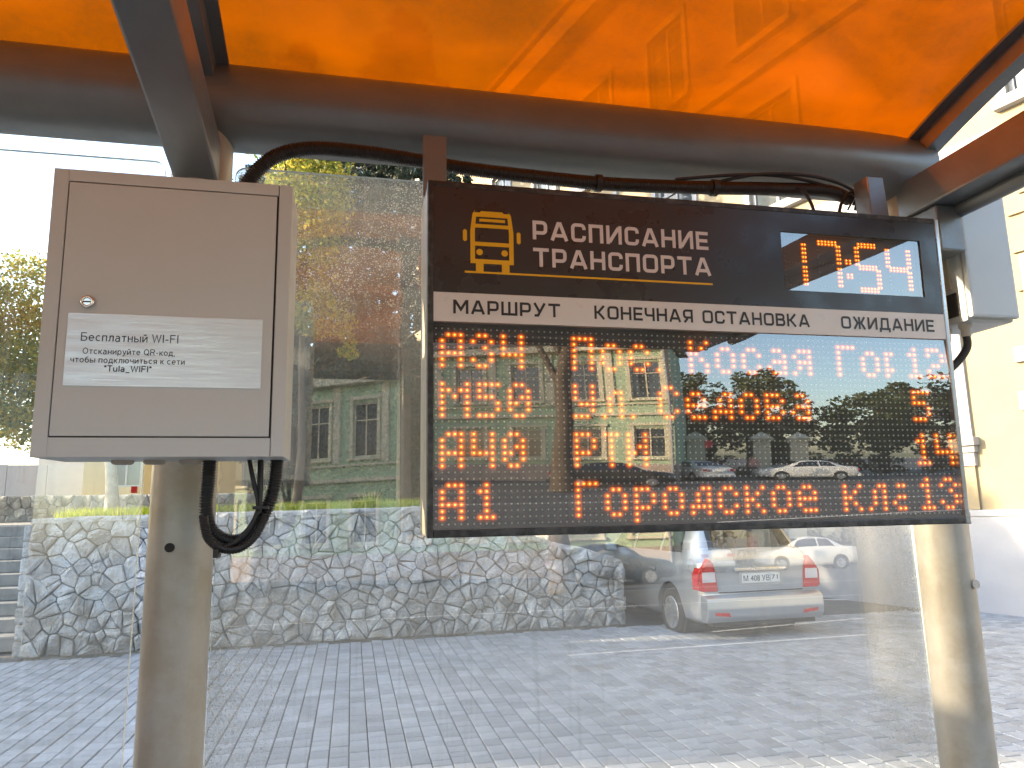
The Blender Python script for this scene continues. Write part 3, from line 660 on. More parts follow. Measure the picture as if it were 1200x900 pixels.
def wall_holes(mb, x0, x1, z0, z1, y, th, holes):
    # grid wall with rectangular openings, facing -y
    X = sorted({x0, x1, *[h[0] for h in holes], *[h[0]+h[2] for h in holes]}); Z = sorted({z0, z1, *[h[1] for h in holes], *[h[1]+h[3] for h in holes]})
    for a, b in zip(X, X[1:]):
        for c, d in zip(Z, Z[1:]):
            cx, cz = (a+b)/2, (c+d)/2
            if any(h[0] < cx < h[0]+h[2] and h[1] < cz < h[1]+h[3] for h in holes): continue
            mb.add([(a, y, c), (b, y, c), (b, y, d), (a, y, d)], [(0, 1, 2, 3)])
    for (hx, hz, hw, hh) in holes:
        q = [(hx, hz), (hx+hw, hz), (hx+hw, hz+hh), (hx, hz+hh)]
        for i in range(4):
            a, b = q[i], q[(i+1) % 4]; mb.add([(a[0], y, a[1]), (b[0], y, b[1]), (b[0], y+th, b[1]), (a[0], y+th, a[1])], [(0, 1, 2, 3)])
    mb.add([(x0, y, z0), (x0, y+6, z0), (x0, y+6, z1), (x0, y, z1)], [(0, 1, 2, 3)]); mb.add([(x1, y, z0), (x1, y+6, z0), (x1, y+6, z1), (x1, y, z1)], [(0, 1, 2, 3)])
    mb.add([(x0, y+6, z0), (x1, y+6, z0), (x1, y+6, z1), (x0, y+6, z1)], [(0, 1, 2, 3)]); mb.add([(x0, y, z1), (x1, y, z1), (x1, y+6, z1), (x0, y+6, z1)], [(0, 1, 2, 3)])
# low ochre house
ob = empty('ochre_house', (-7, 30, 1.5)); tag(ob, 'low ochre house with white-framed windows glimpsed under the grey cabinet', 'house')
hs = [(-1.9+i*2.35, 1.2, 1.1, 1.5) for i in range(3)]
m_ = MB(); wall_holes(m_, -2.8, 5.2, 0, 4.2, 0, .2, hs); m_.build('wall', m_yellowwall, ob, fix=False)
for h_ in hs: window(ob, *h_[:2], h_[2], h_[3], .05, m_trim, m_wglass)
MB().prism([(-3.1, 4.2), (5.5, 4.2), (4.2, 5.6), (-1.8, 5.6)], -.3, 6.3).build('roof', m_rooftin, ob)
# low far stone wall
fw_ = empty('far_stone_wall', (-5, 22, 1.5)); tag(fw_, 'low dark stone wall beyond the lawn under the cabinet', 'wall')
MB().box(-10, 5, .05, .5, -.1, .66).build('mortar', m_mortar, fw_)
cc = MB(); rr = random.Random(9)
for pl in voronoi(-8, 5, lambda x: (.7, 0), .22, 12): stone_geo(pl, cc, rr, depth=.05)
tag(cc.build('stones', m_stone, fw_), kind='stuff')
fp = empty('white_fence', (-14, 34, 1.5)); tag(fp, 'pale panel fence far away at the left edge of the photo', 'fence')
for i in range(6): MB().box(-6+i*1.5+.01, -6+(i+1)*1.5-.01, 0, .08, 0, 2.3+.02*(i % 2), .01).build('panel', m_trim, fp)
# grey stepped terrace wall left of the ochre house
tw = empty('brick_tower', (-15.5, 41, 0)); tag(tw, 'narrow brick tower edge rising left of the grey cabinet', 'building')
MB().box(0, 5, 0, 4, 0, 17.6).build('wall', m_pink, tw)
MB().box(-.08, 5.1, -.08, 4.1, 17.6, 18.1, .03).build('cornice', m_pink, tw)
# building added outside the frame on the left to shade the pavement
sb = empty('shade_building', (-15, 8.02, 0)); tag(sb, 'tall plain cream building, unseen, added left of the shelter to shade the pavement', 'building')
hs = [(.4+i*1.4, 1.2+j*3.3, .9, 1.6) for i in range(2) for j in range(3)]
m_ = MB(); wall_holes(m_, 0, 3.1, 0, 10.9, 0, .2, hs); so_ = m_.build('wall', m_cream, sb, fix=False); sb.rotation_euler = (0, 0, R(90)); sb.location = (-14, 9.28, 0)
for h_ in hs: window(sb, *h_[:2], h_[2], h_[3], .05, m_trim, m_wglass)
MB().box(-.02, 3.3, -.3, 6.1, 10.9, 11.1).build('roof', m_rooftin, sb)

ac = empty('shade_column', (-3.2, 2.1, 0)); tag(ac, 'round grey column, unseen, added left of the bus shelter to shade the left pole', 'shade column')  # unseen column added to keep the sun off the left pole
MB().lathe([(.62, -.03), (.62, .35), (.58, .38)], 28).build('base', m_step, ac); MB().lathe([(.56, .38), (.56, 2.45)], 28).build('drum', m_trim, ac)
MB().lathe([(.64, 2.45), (.66, 2.52), (.60, 2.60), (.12, 2.74)], 28).build('cap', m_steel, ac)
# long cream building on the right; local x runs along the wall away from us, local y points into the building
cb = empty('cream_building', (8.93, 9.45, 0)); tag(cb, 'long sunlit cream building with grey plinth on the right behind the display', 'building')
ang = math.atan2(.96, -.279)
cb.rotation_euler = (0, 0, ang)
# local frame: x along wall; facade outward is +y there, so build mirrored: outward = +y
def obx(name, m, x0, x1, o0, o1, z0, z1, b=.0): return MB().box(x0, x1, o0, o1, z0, z1, b).build(name, m, cb)
cwin = []
for i in range(7):
    for j, (zz, hh) in enumerate(((2.6, 2.3), (7.45, 2.2), (11.2, 2.0))):
        cwin.append((2.2+i*2.9, zz, 1.25, hh))
for i in range(3):
    for (zz, hh) in ((2.6, 1.9), (7.45, 2.2), (11.2, 2.0)):
        cwin.append((-2.75-i*2.9, zz+.35 if zz < 3 else zz, 1.25, hh))
m_ = MB()
wall_holes(m_, -16, 23, -.05, 15.9, 0, .22, cwin)
m_.v = [(x, -y, z) for x, y, z in m_.v]
m_.build('wall', m_cream, cb, fix=False)
obx('plinth', m_plinth, -16.05, 23.05, -.1, .06, -.05, 1.36); obx('plinth_cap', m_plinth, -16.05, 23.05, -.1, .075, 1.364, 1.46, .01)
obx('belt_course', m_trim, -16.05, 23.05, -.1, .16, 6.50, 6.72, .02); obx('belt_course', m_trim, -16.05, 23.05, -.1, .10, 6.723, 7.04, .01)
obx('belt_course', m_trim, -16.05, 23.05, -.1, .14, 10.4, 10.7, .02)
obx('cornice', m_trim, -16.3, 23.3, -.1, .55, 15.2, 15.9, .04); obx('roof', m_rooftin, -16.5, 23.5, -6.2, .7, 15.9, 16.1)
# pilaster with capital, near corner
obx('pilaster', m_trim, -.40, -.16, -.05, .05, 2.53, 6.498); obx('pilaster', m_cream, -.38, -.05, -.05, .045, 1.463, 2.10)
cap = obx('capital', m_trim, -.47, -.02, -.05, .16, 2.40, 2.526, .01); obx('capital', m_trim, -.44, -.05, -.05, .11, 2.30, 2.397, .008); obx('capital', m_trim, -.41, -.08, -.05, .075, 2.103, 2.297, .006)
# rusticated courses, recessed joints
for k in range(9):
    z0 = 3.95+k*.283
    for q in range(3):
        x1_ = -1.28-q*4.2-(.18 if k % 2 else 0); obx('course_block', m_cream, x1_-1.35, x1_, -.03, .045, z0+.012, z0+.271, .012)
for i, (hx, hz, hw, hh) in enumerate(cwin):
    f = MB(); t_ = .07; d0, d1 = -.14, -.06
    f.box(hx, hx+t_, d0, d1, hz, hz+hh); f.box(hx+hw-t_, hx+hw, d0, d1, hz, hz+hh); f.box(hx+t_, hx+hw-t_, d0-.002, d1+.002, hz, hz+t_); f.box(hx+t_, hx+hw-t_, d0-.002, d1+.002, hz+hh-t_, hz+hh)
    f.box(hx+hw/2-.03, hx+hw/2+.03, d0, d1-.01, hz+t_, hz+hh-t_); f.box(hx+t_, hx+hw-t_, d0, d1-.006, hz+hh*.68, hz+hh*.68+.06)
    fo = f.build('window', m_trim, cb)
    MB().box(hx+t_, hx+hw-t_, -.12, -.10, hz+t_, hz+hh-t_).build('pane', m_wglass, fo)
    s_ = MB().box(hx-.18, hx+hw+.18, -.02, .13, hz-.17, hz-.002, .012); s_.build('sill', m_trim, fo)
    MB().box(hx-.14, hx-.002, -.01, .05, hz, hz+hh, 0).box(hx+hw+.002, hx+hw+.14, -.01, .05, hz, hz+hh, 0).box(hx-.14, hx+hw+.14, -.01, .056, hz+hh+.002, hz+hh+.2, 0).build('surround', m_trim, fo)
obx('sill_block', m_trim, -1.62, -1.12, .0, .06, 3.52, 3.74, .01); obx('sill_block', m_trim, -1.62, -1.10, .0, .06, 2.84, 3.10, .01)  # pale blocks for a window sill and its bracket

# ================================================================== BEHIND THE CAMERA (seen in the reflections)
gb = empty('green_building', (13.5, -26.6, -.05)); gb.rotation_euler = (0, 0, R(210))
tag(gb, 'pale green two-storey building with cream trim across the road, mirrored in the display', 'building')
# local x = -world x, local -y = world +y (facade)
GX0, GX1 = 0, 26.0
gw = []
for i in range(9):
    xx = .42+i*2.76
    gw.append((xx, 1.75, 1.35, 2.1)); gw.append((xx, 6.0, 1.35, 2.75))
m_ = MB(); wall_holes(m_, GX0, GX1, 1.25, 10.3, 0, .25, gw); m_.build('wall', m_green, gb, fix=False)
MB().box(GX0-.04, GX1+.04, -.08, 5.9, 0, 1.25).build('plinth', m_pink, gb)
MB().box(GX0-.05, GX1+.05, -.16, .0, 4.75, 4.95, .02).build('belt_course', m_greentrim, gb)
MB().box(GX0-.05, GX1+.05, -.12, .0, 5.55, 5.66, .01).build('belt_course', m_greentrim, gb)
MB().box(GX0-.3, GX1+.3, -.5, .0, 9.7, 10.3, .04).build('cornice', m_greentrim, gb)
MB().prism([(GX0-.5, 10.3), (GX1+.5, 10.3), (GX1-2.5, 12.2), (GX0+2.5, 12.2)], -.6, 6.2).build('roof', m_rooftin, gb)
for i in range(10):
    xx = -.04+(i-.0)*2.76+(.0 if i == 0 else -.21)
    MB().box(xx, xx+.38, -.09, .0, 5.7, 9.69, .01).build('pilaster', m_greentrim, gb)
for (hx, hz, hw, hh) in gw:
    fo = window(gb, hx, hz, hw, hh, .08, m_greentrim, m_wglass, (1, 1), .1)
    MB().box(hx-.18, hx-.002, -.07, 0, hz-.05, hz+hh+.15).box(hx+hw+.002, hx+hw+.18, -.07, 0, hz-.05, hz+hh+.15).box(hx-.26, hx+hw+.26, -.12, 0, hz+hh+.16, hz+hh+.34).build('surround', m_greentrim, fo)
    MB().box(hx-.25, hx+hw+.25, -.16, 0, hz-.17, hz-.052).build('sill', m_greentrim, fo)
MB().tube([(GX0+.16, -.20, 0), (GX0+.16, -.20, 9.7)], .07, 8).build('drainpipe', m_trim, gb)
# tall block added outside the frame so that its shade falls on the green facade
nb = empty('facade_shade_building', (-14, -34, 0)); tag(nb, 'tall grey building, unseen, added across the road to shade the green facade', 'building'); nb.rotation_euler = (0, 0, R(90))
hs = [(1+i*2.4, 1.2+j*3.4, 1.1, 1.8) for i in range(4) for j in range(5)]
m_ = MB(); wall_holes(m_, 0, 11.0, 0, 19, 0, .2, hs); m_.build('wall', m_plinth, nb, fix=False)
for h_ in hs: window(nb, *h_[:2], h_[2], h_[3], .05, m_trim, m_wglass)
MB().box(-.2, 11.1, -.3, 6.1, 19, 19.25).build('roof', m_rooftin, nb)
# gate pillars
pil = empty('gate_pillar', (16.6, -31, 0))
pil.rotation_euler = (0, 0, R(30)); MB().box(-.42, .42, -.42, .42, .0, 3.0, .01).build('shaft', m_greentrim, pil)
MB().box(-.50, .50, -.50, .50, 0, .5, .02).build('base', m_pink, pil)
MB().box(-.56, .56, -.56, .56, 3.0, 3.2, .03).build('capital', m_greentrim, pil)
MB().add([(-.62, -.62, 3.2), (.62, -.62, 3.2), (.62, .62, 3.2), (-.62, .62, 3.2), (0, 0, 3.8)], [(0, 1, 4), (1, 2, 4), (2, 3, 4), (3, 0, 4), (3, 2, 1, 0)]).build('cap', m_greentrim, pil)
plist = [(16.6, 'first'), (14.2, ''), (20.2, ''), (22.3, '')]
labs = ['cream-capped gate pillar with a round red sign, mirrored in the display', 'gate pillar standing right beside the green building\'s drainpipe', 'gate pillar behind the mirrored white sedan\'s bonnet', 'gate pillar behind the mirrored white sedan\'s boot']
for i, (px_, _) in enumerate(plist):
    o = pil if i == 0 else copy_tree(pil); o.location = (px_, -31, 0); tag(o, labs[i], 'pillar', 'gate pillars across the road')
rs = MB().lathe([(.34, 0), (.34, .03)], 20, (16.95, -30.57, 2.75), 'y').build('round_sign', m_red); tag(rs, 'round red and white sign fixed to a gate pillar across the road', 'sign')
# trees across the road
spec = [((19, -40, 0), 12, 3.6, m_leafgreen), ((26, -42, 0), 12.5, 4.2, m_leafgreen), ((33, -38, 0), 11, 4.0, m_leafgreen), ((42, -37, 0), 16, 6.0, m_leafdark), ((53, -38, 0), 18, 6.5, m_leafdark), ((13, -41, 0), 13, 3.4, m_leafgreen)]
tl_ = ['green tree behind the gate pillars, left of centre in the display reflection', 'green tree behind the mirrored white sedan', 'lower green tree under the patch of blue sky in the display reflection', 'tall dark tree right of the sky gap in the display reflection', 'tallest dark tree at the right edge of the display reflection', 'green tree rising behind the roof of the green building']
for i, (l_, h_, r_, mm) in enumerate(spec):
    tree(l_, h_, [((0, 0, h_*.55), (r_, r_, h_*.30)), ((r_*.4, 0, h_*.75), (r_*.6, r_*.6, h_*.2)), ((-r_*.5, .3, h_*.38), (r_*.7, r_*.7, h_*.25)), ((r_*.5, .4, h_*.3), (r_*.8, r_*.7, h_*.22))], .22, 7000, mm, tl_[i], 60+i, .3, group='trees across the road')
hd = empty('hedge', (30, -34, 0)); tag(hd, 'dark low hedge between the gate pillars and the road across', 'hedge')
foliage('foliage', [((-16+i*4, 0, 1.0), (2.6, .8, 1.3), 900) for i in range(11)], .13, m_leafdark, hd, 71); MB().tube([(0, 0, 0), (0, .1, 1.2)], .06, 6).build('stem', m_wood, hd)
# one big trunk near the kerb: the dark column in the display reflection
tree((6.4, -19.5, 0), 15, [((-1, 0, 13.0), (3.2, 3.0, 1.6)), ((.5, -1, 13.4), (2.6, 2.6, 1.4))], .12, 7000, m_leafdark, 'thick tree trunk in front of the green building, dark in the display reflection', 75, .36, limbs=4)
lp = empty('street_lamp', (8.0, -24.5, 0)); tag(lp, 'thin grey street lamp with curved arm before the green facade', 'lamp')
MB().tube([(0, 0, 0), (0, 0, 4.2), (.08, 0, 4.7), (.4, 0, 4.95), (.9, 0, 5.0)], .05, 8).build('post', m_steel, lp)
MB().box(.8, 1.35, -.12, .12, 4.9, 5.02, .03).build('lamp_head', m_steel, lp)
# people across the road
def person(loc, rz, label, jacket, legs, step=.18):
    t = empty('person', loc, rz); tag(t, label, 'person')
    J = {'pel': (0, 0, .95, .14), 'che': (0, .02, 1.30, .17), 'nec': (0, .02, 1.50, .06), 'hea': (0, .05, 1.66, .105), 'top': (0, .04, 1.74, .08),
         'shl': (-.19, 0, 1.42, .06), 'ell': (-.25, -.04, 1.14, .045), 'hal': (-.23, .10, .90, .03), 'shr': (.19, 0, 1.42, .06), 'elr': (.25, .0, 1.14, .045), 'har': (.24, -.08, .90, .03),
         'hil': (-.10, 0, .88, .095), 'knl': (-.10, step, .50, .062), 'anl': (-.10, step*.8, .09, .042), 'tol': (-.11, step*.8+.15, .04, .035), 'hir': (.10, 0, .88, .095), 'knr': (.10, -step*.3, .50, .062), 'anr': (.10, -step*1.6, .12, .042), 'tor': (.11, -step*1.6+.15, .05, .035)}
    E_ = [('pel', 'che'), ('che', 'nec'), ('nec', 'hea'), ('hea', 'top'), ('che', 'shl'), ('shl', 'ell'), ('ell', 'hal'), ('che', 'shr'), ('shr', 'elr'), ('elr', 'har'), ('pel', 'hil'), ('hil', 'knl'), ('knl', 'anl'), ('anl', 'tol'), ('pel', 'hir'), ('hir', 'knr'), ('knr', 'anr'), ('anr', 'tor')]
    ks = list(J); me = bpy.data.meshes.new('body'); me.from_pydata([J[k][:3] for k in ks], [(ks.index(a), ks.index(b)) for a, b in E_], [])
    o = bpy.data.objects.new('body', me); COL.objects.link(o); md = o.modifiers.new('s', 'SKIN')
    for i, k in enumerate(ks): me.skin_vertices[0].data[i].radius = (J[k][3], J[k][3]*.8 if k in ('che', 'pel') else J[k][3])
    me.skin_vertices[0].data[0].use_root = True
    o.modifiers.new('u', 'SUBSURF').levels = 2
    me2 = bpy.data.meshes.new_from_object(o.evaluated_get(bpy.context.evaluated_depsgraph_get())); bpy.data.objects.remove(o)
    me2.materials.clear(); ms = [mat('skin', (.5, .32, .24), .6), mat('jacket', jacket, .8), mat('trousers', legs, .8), mat('hair', (.05, .035, .025), .7)]
    for q in ms: me2.materials.append(q)
    for p_ in me2.polygons:
        c = p_.center; p_.material_index = 3 if (c.z > 1.70 or (c.z > 1.6 and c.y < .03)) else 0 if c.z > 1.49 or (abs(c.x) > .17 and c.z < .95) else 1 if c.z > .92 else 2
        p_.use_smooth = True
    b = link('body', me2); b.parent = t; return t
person((18.3, -28.6, 0), R(60), 'person in a pink jacket walking between the gate pillars, mirrored in the display', (.55, .30, .30), (.05, .05, .08))
person((17.3, -28.8, 0), R(80), 'person in pale clothes standing behind the mirrored white hatchback', (.6, .55, .5), (.35, .32, .3), .05)

# ================================================================== CARS
def cat_(a, t):   # catmull-rom through rows of a (list of (y, values...))
    ys = [r[0] for r in a]
    i = max(0, min(len(a)-2, next((k for k in range(len(a)-1) if t <= ys[k+1]), len(a)-2)))
    u = (t-ys[i])/(ys[i+1]-ys[i]); out = []
    for c in range(1, len(a[0])):
        p1, p2 = a[i][c], a[i+1][c]
        m1 = (a[i+1][c]-a[max(0, i-1)][c])/(ys[i+1]-ys[max(0, i-1)])*(ys[i+1]-ys[i]); m2 = (a[min(len(a)-1, i+2)][c]-a[i][c])/(ys[min(len(a)-1, i+2)]-ys[i])*(ys[i+1]-ys[i])
        h = (2*u**3-3*u*u+1)*p1+(u**3-2*u*u+u)*m1+(-2*u**3+3*u*u)*p2+(u**3-u*u)*m2
        lo, hi = min(p1, p2), max(p1, p2); out.append(max(lo-.01, min(hi+.01, h)))
    return out
def ring(row):
    zb, zs, zr, w_, wr = row
    return [(0, zb), (w_*.82, zb), (w_*.96, zb+.07), (w_, zb+.32*(zs-zb)), (w_*.995, zb+.62*(zs-zb)), (w_*.965, zs-.05*(zs-zb)), (w_*.93, zs+.02*(zr-zs)), ((w_*.93+wr)/2+.015, (zs+zr)/2), (wr+.01, zr-.06*(zr-zs)-.012), (wr*.82, zr), (0, zr+.012)]
def car(st, L, wheels, paint, label, kind, name='car'):
    t = empty(name, (0, 0, 0)); tag(t, label, 'car')
    NY = 64; NK = 11
    ysl = [L*i/NY for i in range(NY+1)]
    rings = [ring(cat_(st, y)) for y in ysl]
    V = []; F = []
    full = 2*NK-2
    for y, rg in zip(ysl, rings):
        half = [(x, y, z) for x, z in rg]; V += half+[(-x, y, z) for x, y, z in half[-2:0:-1]]
    for i in range(NY):
        for k in range(full): F.append((i*full+k, i*full+(k+1) % full, (i+1)*full+(k+1) % full, (i+1)*full+k))
    F.append(tuple(range(full))[::-1]); F.append(tuple(range(NY*full, NY*full+full)))
    me = bpy.data.meshes.new('body'); me.from_pydata(V, [], F); bm = bmesh.new(); bm.from_mesh(me); bmesh.ops.recalc_face_normals(bm, faces=bm.faces); bm.to_mesh(me); bm.free()
    body = link('body', me, paint)
    # wheel arches cut out
    cut = MB()
    for wy in wheels:
        for sx_ in (-1, 1): cut.lathe([(.36, sx_*.45), (.36, sx_*1.2)], 28, (0, wy, .30), 'x')
    co_ = cut.build('cut', None)
    md = body.modifiers.new('b', 'BOOLEAN'); md.operation = 'DIFFERENCE'; md.object = co_; md.solver = 'EXACT'
    me2 = bpy.data.meshes.new_from_object(body.evaluated_get(bpy.context.evaluated_depsgraph_get()))
    bpy.data.objects.remove(body); bpy.data.objects.remove(co_)
    me2.materials.clear(); me2.materials.append(paint)
    for p_ in me2.polygons: p_.use_smooth = abs(p_.normal.y) < .97
    b = link('body', me2); b.parent = t
    from mathutils.kdtree import KDTree
    nv = len(V); vn = [Vector((0, 0, 0)) for _ in range(nv)]
    for f_ in me.polygons:
        if len(f_.vertices) > 6: continue
        for vi in f_.vertices: vn[vi] += f_.normal*f_.area
    kd = KDTree(nv)
    for i_, v_ in enumerate(V): kd.insert(v_, i_)
    kd.balance(); ln = [None]*len(me2.loops)
    for f_ in me2.polygons:
        for li in f_.loop_indices:
            q_ = me2.vertices[me2.loops[li].vertex_index].co; acc = Vector((0, 0, 0))
            for (_, i_, d_) in kd.find_n(q_, 4): acc += vn[i_].normalized()/(d_+.004)
            acc.normalize(); ln[li] = acc if acc.dot(f_.normal) > .6 else f_.normal.copy()
    for f_ in me2.polygons: f_.use_smooth = True
    me2.normals_split_custom_set(ln)
    def S(y, k):
        rg = ring(cat_(st, y)); k0 = min(int(k), NK-2); u = k-k0
        x = rg[k0][0]*(1-u)+rg[k0+1][0]*u; z = rg[k0][1]*(1-u)+rg[k0+1][1]*u; return Vector((x, y, z))
    def patch(name_, m, quad, nu=10, nv=4, off=.006, both=False, parent=None):
        # quad: ((y,k)*4) corners bilinear ; both: mirrored copy as separate object
        def mk(sg):
            vs = []
            for i in range(nu+1):
                for j in range(nv+1):
                    u, v = i/nu, j/nv
                    y = (quad[0][0]*(1-u)+quad[1][0]*u)*(1-v)+(quad[3][0]*(1-u)+quad[2][0]*u)*v
                    k = (quad[0][1]*(1-u)+quad[1][1]*u)*(1-v)+(quad[3][1]*(1-u)+quad[2][1]*u)*v
                    p = S(y, k); e = .01; du = S(min(L-.001, y+e), k)-S(max(.001, y-e), k); dv = S(y, min(NK-1.001, k+.05))-S(y, max(0, k-.05))
                    nn = du.cross(dv); nn = nn.normalized() if nn.length > 1e-9 else Vector((1, 0, 0))
                    if nn.dot(p-Vector((0, L/2, .7))) < 0: nn = -nn
                    p = p+nn*off; vs.append((p.x*sg, p.y, p.z))
            fs = [(i*(nv+1)+j, (i+1)*(nv+1)+j, (i+1)*(nv+1)+j+1, i*(nv+1)+j+1) for i in range(nu) for j in range(nv)]
            return MB().add(vs, fs, True).build(name_, m, parent or b)
        o = mk(1)
        if both: return o, mk(-1)
        return o
    # wheels
    for wy in wheels:
        for sx_ in (-1, 1):
            wh = MB().lathe([(.20, -.10), (.295, -.10), (.315, -.07), (.315, .07), (.295, .10), (.20, .10)], 28, (0, 0, 0), 'x').build('wheel', m_rubber, t, (sx_*(st[2][4]-.10), wy, .315-.045))
            rb = MB().lathe([(.03, sx_*.075), (.20, sx_*.085), (.205, sx_*.104), (.19, sx_*.104)], 20, (0, 0, 0), 'x')
            for q in range(5):
                a = q*2*math.pi/5; Mx = Matrix.Rotation(a, 4, 'X'); rb.box(sx_*.085, sx_*.105, -.025, .025, .02, .19, .005, Mx)
            rb.build('rim', m_rim, wh)
            MB().lathe([(.355, sx_*-.32), (.355, sx_*.08)], 24, (0, 0, 0), 'x').build('wheel_well', m_blackp, t, (sx_*(st[2][4]-.12), wy, .30))
    return t, b, patch, S
# silver wagon: y, zbottom, zshoulder, zroof, halfwidth, roof halfwidth
wag = [(0, .34, .93, .955, .76, .66), (.05, .24, .935, .965, .80, .66), (.18, .20, .94, 1.13, .835, .625), (.42, .18, .945, 1.40, .85, .585), (.9, .17, .94, 1.455, .855, .575), (1.9, .17, .93, 1.475, .86, .58), (2.6, .17, .92, 1.43, .86, .585), (3.0, .17, .91, 1.24, .86, .62), (3.32, .17, .90, 1.0, .855, .68), (3.7, .18, .86, .93, .845, .68), (4.2, .20, .74, .83, .80, .64), (4.42, .24, .62, .72, .70, .55), (4.5, .32, .52, .60, .58, .45)]
wt, wb, patch, S = car(wag, 4.5, (.80, 3.42), m_silver, 'silver estate car parked behind the end of the stone wall', 'w')
patch('rear_window', m_carglass, ((.15, 8.35), (.40, 8.5), (.40, 10), (.15, 10)), 8, 6, both=True)
patch('side_window', m_carglass, ((.55, 6.35), (1.15, 6.35), (1.15, 8.2), (.72, 8.2)), both=True)
patch('side_window', m_carglass, ((1.22, 6.35), (2.05, 6.35), (2.05, 8.25), (1.22, 8.25)), both=True)
patch('side_window', m_carglass, ((2.12, 6.35), (3.0, 6.35), (2.62, 8.2), (2.12, 8.25)), both=True)
patch('windscreen', m_carglass, ((2.72, 8.4), (3.2, 8.6), (3.2, 10), (2.72, 10)), both=True)
# bumper, tailgate seams, lights, plate
MB().prism([(-.10, .30), (-.115, .40), (-.10, .52), (-.02, .56), (.06, .56), (.06, .24), (-.06, .24)], -.80, .80, 'x', .018).build('bumper', m_silver, wb)
MB().box(-.70, .70, -.05, .10, .19, .245, .01).build('valance', m_blackp, wb)
for sg in (-1, 1):
    a = MB().prism([(sg*.50, .26+.05), (sg*.70, .33), (sg*.70, .365), (sg*.52, .355)], -.122, -.105).build('reflector', m_redlens, wb)
    lo_ = [(sg*.60, .60), (sg*.80, .60), (sg*.815, .75), (sg*.80, .86), (sg*.70, .99), (sg*.64, .93), (sg*.615, .80)]
    tl = MB().prism(lo_, -.022, .08, 'y', .008).build('tail_light', m_redlens, wb)
    MB().prism([(sg*.625, .71), (sg*.80, .71), (sg*.80, .83), (sg*.63, .83)], -.028, -.018).build('lens', m_clearlens, tl)
    MB().prism([(sg*.80, .60), (sg*.845, .62), (sg*.845, .80), (sg*.80, .88)], .0, .16, 'y', .006).build('tail_light', m_redlens, wb)
    MB().box(sg*.88-.09, sg*.88+.09, 2.72, 2.86, .96, 1.08, .03).build('mirror', m_silver, wb)
    for hy in (1.2, 2.15): MB().box(sg*.858-.012, sg*.858+.012, hy, hy+.17, .78, .81, .005).build('door_handle', m_silver, wb)
MB().box(-.58, .58, -.012, .004, .575, .585).build('seam', m_blackp, wb)
MB().box(-.30, .30, -.016, .02, .66, .82, .004).build('plate_recess', m_silver, wb)
MB().box(-.36, .36, -.035, .01, .825, .865, .008).build('plate_garnish', m_chrome, wb)
pl_ = MB().box(-.26, .26, -.026, -.017, .685, .797, .003).build('licence_plate', m_plate, wb)
font_text('М 408 УВ', .095, m_black, pl_, 'plate_text', (-.245, -.0275, .705), .36)
font_text('71', .075, m_black, pl_, 'plate_text', (.145, -.0275, .72), .085)
MB().box(.125, .128, -.0275, -.0262, .69, .792).build('plate_divider', m_black, pl_)
MB().tube([(0.1, .3, 1.46), (.1, .1, 1.56)], .006, 6).build('aerial', m_blackp, wb)
for sg in (-1, 1): MB().tube([(sg*.52, .55, 1.47), (sg*.53, 1.2, 1.52), (sg*.53, 2.2, 1.51), (sg*.52, 2.6, 1.45)], .014, 8).build('roof_rail', m_chrome, wb)
wt.location = (4.97, 8.42, -.035); wt.rotation_euler = (0, 0, R(1.5))
# white saloon and hatchback across the road
sed = [(0, .36, .84, .90, .74, .62), (.05, .26, .90, .965, .79, .66), (.25, .22, .93, .99, .83, .70), (.62, .20, .93, 1.03, .85, .68), (.85, .19, .93, 1.15, .855, .62), (1.25, .18, .93, 1.36, .86, .57), (1.9, .17, .92, 1.44, .86, .57), (2.5, .17, .91, 1.40, .86, .58), (2.95, .17, .90, 1.20, .86, .62), (3.3, .17, .88, .98, .855, .68), (3.8, .18, .82, .89, .845, .66), (4.3, .22, .68, .78, .78, .60), (4.5, .32, .52, .60, .60, .45)]
sct, scb, patch, S = car(sed, 4.5, (.85, 3.50), m_whitecar, 'white saloon car seen from behind, mirrored in the right part of the display', 's')
patch('rear_window', m_carglass, ((.72, 8.4), (1.22, 8.5), (1.22, 10), (.72, 10)), 8, 6, both=True)
patch('side_window', m_carglass, ((1.0, 6.35), (1.75, 6.35), (1.75, 8.2), (1.3, 8.1)), both=True)
patch('side_window', m_carglass, ((1.82, 6.35), (3.0, 6.35), (2.55, 8.2), (1.82, 8.25)), both=True)
patch('windscreen', m_carglass, ((2.6, 8.4), (3.15, 8.6), (3.15, 10), (2.6, 10)), both=True)
for sg in (-1, 1): MB().prism([(sg*.45, .72), (sg*.77, .68), (sg*.79, .84), (sg*.50, .83)], -.02, .2, 'y', .006).build('tail_light', m_redlens, scb)
MB().prism([(-.08, .30), (-.09, .42), (-.05, .52), (.06, .52), (.06, .26)], -.78, .78, 'x', .015).build('bumper', m_whitecar, scb)
MB().box(-.26, .26, -.03, .02, .60, .71, .004).build('licence_plate', m_plate, scb)
sct.location = (22.6, -27.4, -.04); sct.rotation_euler = (0, 0, R(104))
hb = copy_tree(sct); tag(hb, 'white car parked tail-on before the gate pillar with the red sign', 'car'); hb.location = (15.6, -26.9, -.04); hb.rotation_euler = (0, 0, R(176))

m_darkcar = mat('dark_paint', (.02, .022, .026), .25, .2, .05, 2, coat=.8)
dc = copy_tree(sct); tag(dc, 'dark saloon car parked sideways before the green facade, a black hump in the reflections', 'car')
dc.location = (7.0, -23.2, -.04); dc.rotation_euler = (0, 0, R(-82))
for o in dc.children:
    if o.name.startswith('body'):
        o.data = o.data.copy(); o.data.materials[0] = m_darkcar
        for q in o.children:
            if q.name.startswith('bumper'): q.data = q.data.copy(); q.data.materials[0] = m_darkcar

